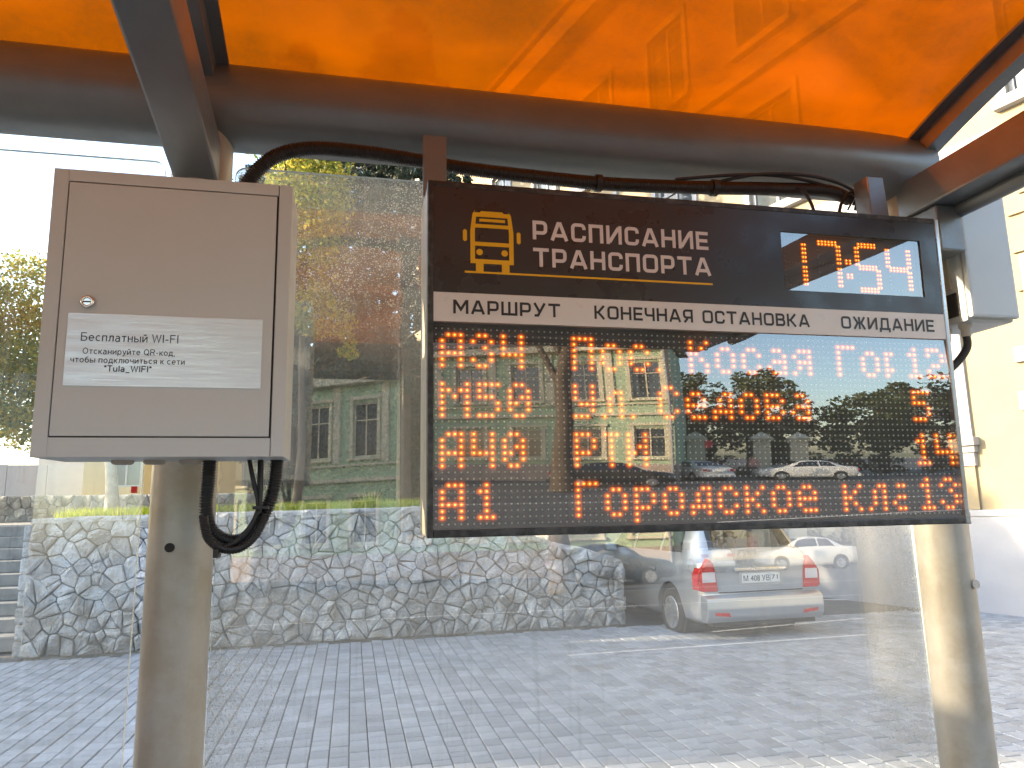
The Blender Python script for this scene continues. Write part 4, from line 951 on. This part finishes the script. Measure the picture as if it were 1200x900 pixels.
# ================================================================== BUS SHELTER
YP = 1.35
sh = empty('bus_shelter', (0, YP, 0)); tag(sh, 'bus shelter of grey-brown steel tubes with a curved orange roof', 'bus shelter')
def sp(mb, name, m, fix=True):
    mb.v = [(x, y-YP, z) for x, y, z in mb.v]; return mb.build(name, m, sh, fix=fix)
TZ, TR = 2.359, .079
YF = -.25
POLES = [-.282, 1.232, -1.85]
for x in POLES:
    p = sp(MB().tube([(x, YP, -.04), (x, YP, TZ-.04)], .052, 32), 'pole', m_pole)
    if x == -.282:      # drilled hole with rust around it
        MB().lathe([(.0075, -.004), (.0075, .002)], 14, (x-.006, -.0515, 1.549), 'y').build('bolt_hole', m_boxdark, p)
    if x > 1:
        MB().lathe([(.009, -.006), (.009, .002)], 12, (x+.02, -.0485, 1.43), 'y').build('bolt', m_chrome, p)
sp(MB().tube([(-2.25, YP, TZ), (1.10, YP, TZ), (1.19, YP, TZ-.004), (1.27, YP, TZ-.01)], TR, 40), 'roof_beam', m_steel)
sp(MB().tube([(-2.25, YF, TZ-.01), (1.27, YF, TZ-.01)], .062, 28), 'roof_beam', m_steel)
sp(MB().box(-2.3, 1.38, YF-.10, YF-.094, 2.27, 2.42), 'fascia', m_steel)
# tie beams and curved rafters
for x, z0, z1_, yb_ in ((-.288, 2.375, 2.217, YP+.05), (1.232, 2.222, 2.222, YP-.02), (-1.85, 2.24, 2.24, YP-.02)):
    if x == -.288: sp(MB().prism([(YF+.03, 2.33), (.6, 2.33), (.934, 2.265), (1.40, 2.172), (1.40, 2.254), (.934, 2.347), (.6, 2.412), (YF+.03, 2.412)], -.321, -.245, 'x', .005), 'tie_beam', m_steel); continue
    sp(MB().prism([(YF+.03, z0), (yb_, z1_), (yb_, z1_+.082), (YF+.03, z0+.082)], x-.042, x+.042, 'x', .005), 'tie_beam', m_steel)
span = YP-YF; y_m = (YP+YF)/2; th0 = R(19.5); Rr = (span/2)/math.sin(th0); zc = 2.405-Rr*math.cos(th0)
def arcpt(f, dz=0): a = th0*(1-2*f); return (y_m+Rr*math.sin(a), zc+(Rr+dz)*math.cos(a)) if False else (y_m+(Rr+dz)*math.sin(a), zc+(Rr+dz)*math.cos(a))
for x in (-.275, 1.262, -1.85):
    top_ = [arcpt(i/24, -.004) for i in range(25)]; bot = [arcpt(i/24, -.050) for i in range(25)]
    for nm, xa, xb, pa, pb in (('rafter', x-.018, x+.018, top_, bot),):
        mb = MB(); n = 25; V = [(xa, y, z) for y, z in pa]+[(xb, y, z) for y, z in pa]+[(xa, y, z) for y, z in pb]+[(xb, y, z) for y, z in pb]
        F = []
        for i in range(24): F += [(i, i+1, n+i+1, n+i), (2*n+i, 3*n+i, 3*n+i+1, 2*n+i+1), (i, 2*n+i, 2*n+i+1, i+1), (n+i, n+i+1, 3*n+i+1, 3*n+i)]
        F += [(0, n, 3*n, 2*n), (24, 2*n+24, 3*n+24, n+24)]
        mb.add(V, F); r_ = sp(mb, 'rafter', m_steel)
    fl = MB(); n = 25; A_ = [arcpt(i/24, -.004) for i in range(25)]; B_ = [arcpt(i/24, -.010) for i in range(25)]
    V = [(x-.040, y, z) for y, z in A_]+[(x+.040, y, z) for y, z in A_]+[(x-.040, y, z) for y, z in B_]+[(x+.040, y, z) for y, z in B_]
    F = []
    for i in range(24): F += [(i, i+1, n+i+1, n+i), (2*n+i, 3*n+i, 3*n+i+1, 2*n+i+1), (i, 2*n+i, 2*n+i+1, i+1), (n+i, n+i+1, 3*n+i+1, 3*n+i)]
    fl.v = []; fl.add([(a, b, c-.0006) for a, b, c in V], F); sp(fl, 'rafter_flange', m_steel)
# gusset under the tube at the right pole, collar
sp(MB().box(1.20, 1.264, YP-.125, YP-.045, 2.12, 2.221, .004), 'bracket_block', m_steel)
sp(MB().tube([(1.262, YP-.06, 2.215), (1.262, .05, 2.207)], .017, 12), 'stay_rod', m_steel)
# orange roof sheets between the rafters
for (xa, xb) in ((-2.28, -.275), (-.272, 1.262)):
    mb = MB(); n = 33; V = []
    for dz in (0, .005):
        for i in range(n):
            f = -.02+1.04*i/(n-1); y, z = arcpt(f, dz+.002); V += [(xa+.003, y, z), (xb-.003, y, z)]
    o_ = 2*n; F = []
    for i in range(n-1): F += [(2*i, 2*i+1, 2*i+3, 2*i+2), (o_+2*i, o_+2*i+2, o_+2*i+3, o_+2*i+1)]
    F += [(0, o_, o_+1, 1), (2*n-2, 2*n-1, o_+2*n-1, o_+2*n-2)]
    mb.add(V, F, True); sp(mb, 'roof_sheet', m_roof, fix=False)
# glazing: panes stand 0.1 m behind the poles, leaning back a little
def pane(x0, x1, z0, z1, m, name='glass_pane', lean=R(1.3), rc=.02):
    pts = [(x0, z0), (x1, z0)]
    for (cx, cz, a0) in ((x1-rc, z1-rc, 0), (x0+rc, z1-rc, 90)):
        pts += [(cx+rc*math.cos(R(a0+i*22.5)), cz+rc*math.sin(R(a0+i*22.5))) for i in range(5)]
    yb = 1.45-YP
    def Y_(z): return yb+(z-1.7)*math.tan(lean)
    n = len(pts); t_ = .008
    V = [(x, Y_(z), z) for x, z in pts]+[(x, Y_(z)+t_, z) for x, z in pts]
    o = MB().add(V, [tuple(range(n)), tuple(range(n, 2*n))[::-1]]).build(name, m, sh)
    MB().add([(a, b+(-.0003 if i < n else .0003), c) for i, (a, b, c) in enumerate(V)], [(i, (i+1) % n, n+(i+1) % n, n+i) for i in range(n)]).build('pane_edge', m_edge, o)
    return o
gp_ = pane(-.243, 1.247, .25, 2.297, m_pane)
gl_ = pane(-1.80, -.375, .25, 2.297, m_pane2)
MB().box(-.392, -.382, 1.449-YP-.004, 1.449-YP-.003, 1.642, 1.654).build('sticker', m_red, gl_)
for x, z in ((-.25, .75), (1.24, .75), (-.25, .4)):
    sp(MB().box(x-.02, x+.02, YP+.045, 1.444, z-.02, z+.02, .004), 'glass_clamp', m_steel)
# panel added at the shelter's unseen left end to shade the left pole
sp(MB().box(-1.93, -1.77, YF+.06, YP-.06, .35, 2.18, .01), 'shade_panel', m_steel)
# bench inside the shelter would be outside the frame: not built

# ================================================================== WIFI CABINET
cbx = empty('wifi_cabinet', (-.2625, 1.1, 1.6815), R(.5), R(.9)); tag(cbx, 'grey metal cabinet with a locked door and a WI-FI plaque on the left pole', 'cabinet')
W_, H_, D_ = .3295, .416, .128
f = MB(); fx = .020; fz = .020
f.box(-W_/2, W_/2, .0045, D_, 0, H_, .0015)
f.box(-W_/2, -W_/2+fx, 0, .006, 0, H_, .0012); f.box(W_/2-fx+.001, W_/2, 0, .006, 0, H_, .0012)
f.box(-W_/2+fx, W_/2-fx, .00015, .006, H_-.018, H_, .0008); f.box(-W_/2+fx, W_/2-fx, .00015, .006, 0, .027, .0008)
f.build('housing', m_box, cbx)
MB().box(-.06, .03, D_+.0005, .196, .08, .30, .002).build('mount', m_steel, cbx)
MB().box(-W_/2+fx, W_/2-fx, .0035, .0048, .027, H_-.018).build('door_gap', m_boxdark, cbx)
dr = MB().box(-W_/2+fx+.0018, W_/2-fx-.0022, -.0008, .0042, .029, H_-.0200, .0009).build('door', m_box, cbx)
lk = MB().lathe([(.0092, .0), (.0092, -.0035), (.0078, -.0050), (.0055, -.0050), (.0050, -.0035)], 24, (-.1075, -.0006, .2185), 'y').build('lock', m_chrome, dr)
MB().box(-.1125, -.1025, -.0048, -.0040, .2176, .2194).build('keyhole', m_boxdark, lk)
pq = MB().box(-.131, .129, -.0018, -.0006, .0985, .2025, .0004).build('plaque', m_plaque, dr)
yy = -.0021
for txt_, xa, xb, zb_, zt_, wt_ in (('Бесплатный WI-FI', -.1125, .0145, .1625, .1745, .11), ('Oтсканируйте QR-код,', -.109, .011, .1440, .1527, .12), ('чтобы подключиться к сети', -.1235, .0245, .1316, .1403, .12), ('"Tula_WIFI"', -.080, -.019, .1195, .1282, .15)):
    t1 = MB(); stroke_text(t1, txt_, xa, zb_, zt_, xb, yy, wt_, .15, .34, True); t1.build('plaque_text', m_print, pq, fix=False)
for x in (-.072, -.028, .022): MB().lathe([(.0155, 0), (.0155, -.004), (.012, -.0065)], 20, (x, .085, 0), 'z').build('plug', m_plug, cbx)

# conduits
def smooth(pts, n=8):
    P = [Vector(p) for p in pts]; out = []
    for i in range(len(P)-1):
        p0, p1, p2, p3 = P[max(0, i-1)], P[i], P[i+1], P[min(len(P)-1, i+2)]
        for k in range(n):
            t = k/n; out.append(.5*((2*p1)+(p2-p0)*t+(2*p0-5*p1+4*p2-p3)*t*t+(3*p1-p0-3*p2+p3)*t**3))
    out.append(P[-1]); return out
def resample(pts, step):
    out = [pts[0]]; acc = 0
    for a, b in zip(pts, pts[1:]):
        L = (b-a).length; d = step-acc
        while d <= L: out.append(a.lerp(b, d/L)); d += step
        acc = (acc+L) % step if L else acc
    return out
def corrug(pts, r, name, parent, pitch=.0042, n=14):
    P = resample(smooth(pts), pitch/4); rad = [r*(1.0 if (i % 4) < 2 else .86) for i in range(len(P))]
    return MB().tube(P, r, n, radii=rad).build(name, m_conduit, parent)
cd = empty('corrugated_conduit', (-.15, 1.25, 2.2)); tag(cd, 'black corrugated conduit running from cabinet top along the roof beam to the right', 'cable conduit')
def rel(l, o): return [(a-o[0], b-o[1], c-o[2]) for a, b, c in l]
top_path = [(-.225, 1.33, 2.02), (-.215, 1.295, 2.11), (-.192, 1.262, 2.165), (-.150, 1.245, 2.212), (-.09, 1.245, 2.237), (0, 1.25, 2.243), (.10, 1.25, 2.236), (.20, 1.25, 2.227), (.32, 1.25, 2.222), (.45, 1.25, 2.219), (.56, 1.25, 2.222), (.70, 1.25, 2.229), (.84, 1.25, 2.238), (.96, 1.25, 2.243), (1.02, 1.26, 2.232)]
corrug(rel(top_path, cd.location), .0135, 'conduit_tube', cd)
corrug(rel([(x, y+.022, z+.010) for x, y, z in top_path[6:13]], cd.location), .009, 'conduit_tube', cd, .0036)
for x, z in ((.455, 2.219), (.70, 2.229)): MB().tube([(x-.006+.15, 0, z-2.2), (x+.006+.15, 0, z-2.2)], .0168, 14).build('cable_tie', m_cable, cd)
c2 = empty('thin_cables', (.9, 1.25, 2.2)); tag(c2, 'thin black wires looping down to the top right of the display', 'cable')
o2 = c2.location
for pts in ([(.70, 1.26, 2.243), (.80, 1.24, 2.262), (.92, 1.23, 2.262), (1.01, 1.235, 2.240), (1.015, 1.24, 2.20)],
            [(.86, 1.25, 2.250), (.885, 1.235, 2.235), (.905, 1.23, 2.20), (.91, 1.22, 2.13)],
            [(.955, 1.22, 2.13), (.965, 1.225, 2.19), (.985, 1.225, 2.225), (1.02, 1.23, 2.238), (1.04, 1.25, 2.235)],
            [(.62, 1.255, 2.243), (.78, 1.245, 2.262), (.90, 1.24, 2.258), (1.03, 1.25, 2.236)]):
    MB().tube(smooth(rel(pts, o2)), .0035, 8).build('wire', m_cable, c2)
tie = MB()
tie.tube(smooth(rel([(1.0, 1.232, 2.235), (1.008, 1.225, 2.222), (1.0, 1.228, 2.205)], o2)), .0025, 6).tube(rel([(.99, 1.232, 2.196), (1.014, 1.226, 2.238)], o2), .002, 6); tie.build('cable_tie', m_cable, c2)
c3 = empty('cable_loop', (-.17, 1.2, 1.678)); tag(c3, 'black corrugated conduit loop hanging under the grey cabinet', 'cable conduit')
loop = [(-.216, 1.2, 1.690), (-.217, 1.2, 1.65), (-.218, 1.2, 1.61), (-.210, 1.2, 1.580), (-.190, 1.2, 1.563), (-.165, 1.2, 1.562), (-.143, 1.2, 1.580), (-.128, 1.2, 1.612), (-.119, 1.2, 1.645), (-.116, 1.2, 1.690)]
corrug(rel(loop, c3.location), .0105, 'conduit_tube', c3)
corrug(rel([(x*1+.0, y-.02, z-.012) for x, y, z in loop[2:8]], c3.location), .0075, 'conduit_tube', c3, .0034)
for pts in ([(-.158, 1.19, 1.690), (-.150, 1.185, 1.655), (-.141, 1.183, 1.62), (-.142, 1.18, 1.595), (-.16, 1.178, 1.566), (-.19, 1.178, 1.553), (-.212, 1.18, 1.57), (-.222, 1.185, 1.60)],
            [(-.141, 1.19, 1.690), (-.140, 1.185, 1.65), (-.139, 1.182, 1.615), (-.148, 1.178, 1.585), (-.17, 1.177, 1.558)],
            [(-.139, 1.188, 1.690), (-.1375, 1.183, 1.66), (-.137, 1.18, 1.62), (-.138, 1.18, 1.60)]):
    MB().tube(smooth(rel(pts, c3.location)), .0034, 8).build('wire', m_cable, c3)
MB().box(.024, .046, -.034, .012, -.071, -.066, .001).build('cable_tie', m_cable, c3)
MB().box(-.030, -.022, -.03, -.005, -.141, -.128, .001).build('cable_tie', m_cable, c3)

# ================================================================== DISPLAY
TILT = R(1.1)
db = empty('departure_display', (.1266, 1.1345, 1.5783), 0, TILT); tag(db, 'black LED departure board hanging from the shelter beam', 'display board')
# local: origin at the lower left LED, x right, z up, y=0 the LED plane, -y towards the viewer
X0, X1, Z0, Z1 = -.0145, .9640, -.0195, .5560
BX0, BX1, BZ0, BZ1 = X0, X1, Z0, Z1
MB().box(BX0+.001, BX1-.001, .006, .118, BZ0+.001, BZ1-.001, .003).build('case', m_case, db)
# bezel frame
bz = MB(); e = .0135
bz.box(BX0, BX0+.0095, -.011, .0075, BZ0, BZ1, .002); bz.box(BX0+.0095, BX1-.0095, -.0108, .0075, BZ0, BZ0+.0115, .002); bz.box(BX0+.0095, BX1-.0095, -.0108, .0075, BZ1-.010, BZ1, .002)
bz.build('bezel', m_bezel, db)
MB().box(BX1-.0095, BX1, -.0112, .0076, BZ0, BZ1, .002).build('side_profile', m_alu, db)
MB().box(BX1-.004, BX1+.002, -.0118, .010, BZ0-.001, BZ0+.022, .003).build('corner_cap', m_alu, db)
ix0, ix1 = BX0+.0095, BX1-.0095
zb0, zb1 = .3195, .3675      # white band
zt = BZ1-.010
# clock opening
kx0, kx1, kz0, kz1 = .624, .918, .3995, .5095
hd_ = MB()
for (a, b, c, d) in ((ix0, kx0, zb1, zt), (kx1, ix1, zb1, zt), (kx0, kx1, zb1, kz0), (kx0, kx1, kz1, zt)): hd_.add([(a, -.0100, c), (b, -.0100, c), (b, -.0100, d), (a, -.0100, d)], [(0, 1, 2, 3)])
for a, b in ((kx0, kx1),): hd_.add([(kx0, -.01, kz0), (kx0, -.003, kz0), (kx0, -.003, kz1), (kx0, -.01, kz1)], [(0, 1, 2, 3)])
head = hd_.build('header_panel', m_head, db, fix=False)
MB().box(ix0, ix1, -.0104, -.002, zb0, zb1-.0003).build('heading_strip', m_band, db)
t1 = MB(); stroke_text(t1, 'РАСПИСАНИЕ', .1605, .4650, .4980, .4795, -.0103); t1.build('title_text', m_white, head, fix=False)
t1 = MB(); stroke_text(t1, 'ТРАНСПОРТА', .1605, .4180, .4505, .4820, -.0103); t1.build('title_text', m_white, head, fix=False)
hdg = [o for o in db.children if o.name.startswith('heading_strip')][0]
for tx_, xa, xb in (('МАРШРУТ', .0265, .2045), ('КОНЕЧНАЯ ОСТАНОВКА', .2640, .6685), ('ОЖИДАНИЕ', .7330, .9300)):
    t1 = MB(); stroke_text(t1, tx_, xa, .3325, .3555, xb, -.0108, .175, .17, .62); t1.build('heading_text', m_black, hdg, fix=False)
# yellow bus pictogram
lg = MB(); ly = -.0103
def rect(x0, x1, z0, z1, k=0): lg.add([(x0, ly-k*.00005, z0), (x1, ly-k*.00005, z0), (x1, ly-k*.00005, z1), (x0, ly-k*.00005, z1)], [(0, 1, 2, 3)])
bx, bz0_ = .0550, .4030
u = lambda px, pz: (bx+px*.00127, bz0_+pz*.00125)
def polyl(pts, k=0): lg.add([(u(*p)[0], ly-k*.00005, u(*p)[1]) for p in pts], [tuple(range(len(pts)))])
polyl([(0, 12), (6, 12), (6, 86), (0, 56)], 0); polyl([(51, 12), (57, 12), (57, 56), (51, 86)][0:4], 0)      # sides
polyl([(0, 56), (6, 56), (8, 80), (3, 80)], 1); polyl([(51, 56), (57, 56), (54, 80), (49, 80)], 1)
polyl([(3, 76), (54, 76), (53, 82), (44, 82), (43, 84), (14, 84), (13, 82), (4, 82)], 2)
polyl([(6, 61), (51, 61), (51, 66), (6, 66)], 3); polyl([(5, 36), (52, 36), (52, 41.5), (5, 41.5)], 3); polyl([(3, 12), (54, 12), (54, 18), (3, 18)], 3)
polyl([(12, 69.5), (46, 69.5), (46, 73.5), (12, 73.5)], 3)
polyl([(7, 1), (17, 1), (17, 12), (7, 12)], 4); polyl([(41, 1), (51, 1), (51, 12), (41, 12)], 4)
for cx_ in (12, 45): polyl([(cx_+4.4*math.cos(i*.524), 27.5+4.4*math.sin(i*.524)) for i in range(12)], 2)
for (cx_, z0_, z1_) in ((-7, 41, 58), (64, 41, 58)): polyl([(cx_-2.6, z0_+2), (cx_, z0_), (cx_+2.6, z0_+2), (cx_+2.6, z1_-2), (cx_, z1_), (cx_-2.6, z1_-2)], 2)
rect(.0455, .4835, .4013, .4046, 5)
lg.build('bus_pictogram', m_yellow, head, fix=False)

# LED matrix 96 x 32
GL = {
 'А': ['.XXX', 'X..X', 'X..X', 'XXXX', 'X..X', 'X..X'], '3': ['.XX.', 'X..X', '..X.', '...X', 'X..X', '.XX.'], '4': ['X..X', 'X..X', 'X..X', 'XXXX', '...X', '...X'],
 'М': ['X...X', 'XX.XX', 'X.X.X', 'X...X', 'X...X', 'X...X'], '5': ['XXXX', 'X...', 'XXX.', '...X', '...X', 'XXX.'], '0': ['.XX.', 'X..X', 'X.XX', 'XX.X', 'X..X', '.XX.'],
 '1': ['.X.', 'XX.', '.X.', '.X.', '.X.', 'XXX'], '2': ['.XX.', 'X..X', '...X', '.XX.', 'X...', 'XXXX'],
 'П': ['XXXX', 'X..X', 'X..X', 'X..X', 'X..X', 'X..X'], 'о': ['....', '.XX.', 'X..X', 'X..X', 'X..X', '.XX.'], 'с': ['....', '.XX.', 'X..X', 'X...', 'X..X', '.XX.'],
 '.': ['.', '.', '.', '.', '.', 'X'], 'К': ['X..X', 'X.X.', 'XX..', 'X.X.', 'X..X', 'X..X'], 'а': ['....', '.XX.', '...X', '.XXX', 'X..X', '.XXX'], 'я': ['....', '.XXX', 'X..X', '.XXX', '.X.X', 'X..X'],
 'Г': ['XXXX', 'X...', 'X...', 'X...', 'X...', 'X...'], 'У': ['X..X', 'X..X', 'X..X', '.XXX', '...X', 'XXX.'], 'л': ['....', '..XX', '.X.X', '.X.X', '.X.X', 'X..X'],
 'С': ['.XX.', 'X..X', 'X...', 'X...', 'X..X', '.XX.'], 'е': ['....', '.XX.', 'X..X', 'XXXX', 'X...', '.XXX'], 'д': ['....', '..XX', '.X.X', '.X.X', 'XXXX', 'X..X'], 'в': ['....', 'XXX.', 'X..X', 'XXX.', 'X..X', 'XXX.'],
 'Р': ['XXX.', 'X..X', 'X..X', 'XXX.', 'X...', 'X...'], 'Т': ['XXX', '.X.', '.X.', '.X.', '.X.', '.X.'], 'И': ['X..X', 'X..X', 'X.XX', 'XX.X', 'X..X', 'X..X'], 'й': ['.XX.', 'X..X', 'X.XX', 'XX.X', 'X..X', 'X..X'],
 'р': ['....', 'XXX.', 'X..X', 'X..X', 'XXX.', 'X...'], 'к': ['....', 'X..X', 'X.X.', 'XX..', 'X.X.', 'X..X'],
}
lit = set()
def put(txt, c, r, clip_=96):
    for ch in txt:
        if ch == ' ': c += 3; continue
        gph = GL[ch]
        for j, row in enumerate(gph):
            for i, q in enumerate(row):
                if q == 'X' and c+i < clip_: lit.add((c+i, r+j))
        c += len(gph[0])+1
put('А34', 1, 1); put('М50', 1, 9); put('А40', 1, 17); put('А', 1, 25); put('1', 7, 25)
put('Пос.', 23, 1); put('Косая', 44, 1); put('Гор', 73, 1, 85)
put('Ул.', 23, 9); put('Седова', 38, 9)
put('РТИ', 23, 17)
put('Городское', 23, 25); put('кла', 72, 25, 85)
put('12', 88, 1); put('5', 88, 9); put('14', 88, 17); put('13', 88, 25)
# tails the small glyphs miss
lit |= {(33, 31), (92, 1)}
MB().box(ix0, ix1, .0012, .005, BZ0+.0115, zb0).build('led_board', m_ledboard, db)
# thin louvre ridges of the LED mask
rd = MB()
for r in range(33): z = .31-r*.01+.005; rd.box(ix0+.001, ix1-.001, -.0002, .0011, z-.0006, z+.0006)
tag(rd.build('mask_ridges', m_ledboard, db, fix=False), kind='stuff')
def dome(mb, x, z, r, h, n=8, y0=0.0011):
    V = [(x+r*math.cos(2*math.pi*i/n), y0, z+r*math.sin(2*math.pi*i/n)) for i in range(n)]+[(x+r*.7*math.cos(2*math.pi*i/n), y0-h*.75, z+r*.7*math.sin(2*math.pi*i/n)) for i in range(n)]+[(x, y0-h, z)]
    mb.add(V, [(i, (i+1) % n, n+(i+1) % n, n+i) for i in range(n)]+[(n+i, n+(i+1) % n, 2*n) for i in range(n)], True)
off = MB(); halo = MB(); core = MB(); glow = MB()
for c in range(96):
    for r in range(32):
        x, z = c*.01, .31-r*.01
        if (c, r) in lit: dome(halo, x, z, .0040, .0012, 10, .0006); glow.add([(x+.0070*math.cos(a*.5236), .00105-.00001*((c*7+r*3) % 29), z+.0070*math.sin(a*.5236)) for a in range(12)], [tuple(range(12))]); dome(core, x, z, .0017, .0012, 8, -.0004)
        else: dome(off, x, z, .0017, .0018, 6)
tag(off.build('unlit_leds', m_ledoff, db, fix=False), kind='stuff')
tag(glow.build('led_bloom_discs', m_glow, db, fix=False), kind='stuff'); tag(halo.build('lit_leds', m_halo, db, fix=False), kind='stuff'); tag(core.build('lit_led_cores', m_core, db, fix=False), kind='stuff')
# bowed acrylic window in front of the LEDs
Rb = 3.3; zc_ = .150; hz = .1595
def bow(name, x0, x1, z0, z1, yf, Rb, m, nz=24):
    zc__ = (z0+z1)/2; sag = ((z1-z0)/2)**2/(2*Rb); V = []
    for j in range(nz+1):
        z = z0+(z1-z0)*j/nz; y = yf-(sag-(z-zc__)**2/(2*Rb)); V += [(x0, y, z), (x1, y, z)]
    return MB().add(V, [(2*j, 2*j+1, 2*j+3, 2*j+2) for j in range(nz)], True).build(name, m, db, fix=False)
bow('acrylic_window', ix0, ix1, BZ0+.0115, zb0-.0002, -.0068, Rb, m_screen)
# clock
MB().box(kx0, kx1, .0012, .004, kz0, kz1).build('clock_board', mat('clock_board', (.10, .11, .12), .6), db)
bow('clock_window', kx0+.0005, kx1-.0005, kz0+.0005, kz1-.0005, -.0074, 9.0, m_screen)
SEG = {'1': 'bc', '7': 'abc', '5': 'afgcd', '4': 'fgbc'}
on = MB(); onc = MB(); offs = MB()
def digit(x, ch, w_=.043, h_=.086, z=.4105, sl=.0):
    P = {'a': ((0, 1), (1, 1)), 'b': ((1, 1), (1, .5)), 'c': ((1, .5), (1, 0)), 'd': ((0, 0), (1, 0)), 'e': ((0, .5), (0, 0)), 'f': ((0, 1), (0, .5)), 'g': ((0, .5), (1, .5))}
    for s_, ((ax, az), (bx_, bz_)) in P.items():
        n = 6 if s_ in 'adg' else 5
        A_ = Vector((x+ax*w_, z+az*h_)); B_ = Vector((x+bx_*w_, z+bz_*h_)); d = (B_-A_).normalized(); nrm = Vector((-d.y, d.x))
        for i in range(n):
            for k in (-1, 1):
                q = A_.lerp(B_, (i+.7)/(n+.4))+nrm*k*.0026
                if s_ in SEG[ch]: dome(on, q.x, q.y, .0034, .001, 8, .0008); dome(onc, q.x, q.y, .0013, .001, 6, -.0002)
                elif k == 1: dome(offs, q.x, q.y, .0014, .0012, 6)
digit(.634, '1', .042); digit(.703, '7', .045); digit(.787, '5', .044); digit(.853, '4', .046)
for z in (.4355, .4625):
    for dx in (-.004, .004):
        for dz in (-.0027, .0027): dome(on, .768+dx+(z-.45)*-.05, z+dz, .0034, .001, 8, .0008); dome(onc, .768+dx+(z-.45)*-.05, z+dz, .0013, .001, 6, -.0002)
tag(on.build('clock_digits', m_halo, db, fix=False), kind='stuff'); tag(onc.build('clock_cores', m_core, db, fix=False), kind='stuff'); tag(offs.build('unlit_segments', m_segoff, db, fix=False), kind='stuff')
# hanging brackets
MB().box(-.0165, .0245, .055, .060, .5562, .668, .001).build('hanging_bracket', m_steel, db)
MB().prism([(.872, .5562), (.914, .5562), (.905, .664), (.868, .664)], .052, .094, 'y', .002).build('hanging_bracket', m_steel, db)

# ================================================================== CONTROL BOX on the right pole
kb = empty('control_box', (1.345, 1.27, 1.985)); tag(kb, 'pale plastic electronics box mounted on the right pole behind the display', 'electronics box')
MB().box(-.056, .068, 0, .125, -.004, .30, .010).build('housing', m_box, kb)
MB().box(-.055, .0675, -.014, -.0005, .002, .30, .006).build('cover', m_box, kb)
MB().box(-.060, -.0562, .03, .095, .075, .30, .001).build('side_plate', m_case, kb)
for y in (.045, .06, .075): MB().box(-.0625, -.0602, y, y+.002, .08, .30).build('rib', m_gap, kb)
MB().box(-.060, -.0562, .02, .11, .012, .065, .002).build('cable_entry', m_boxdark, kb)
for x, y in ((-.035, .03), (-.035, .085)):
    MB().lathe([(.013, 0), (.013, -.012), (.010, -.014), (.010, -.030), (.007, -.033)], 16, (x, y, 0), 'z').build('cable_gland', m_plug, kb)
MB().tube(smooth([(-.035, .03, -.03), (-.035, .032, -.055), (-.055, .04, -.085), (-.085, .05, -.11), (-.12, .055, -.12)]), .0085, 10).build('cable', m_cable, kb)
corrug([(-.035, .085, -.03), (-.04, .085, -.06), (-.06, .07, -.09), (-.10, .06, -.11)], .009, 'cable', kb)
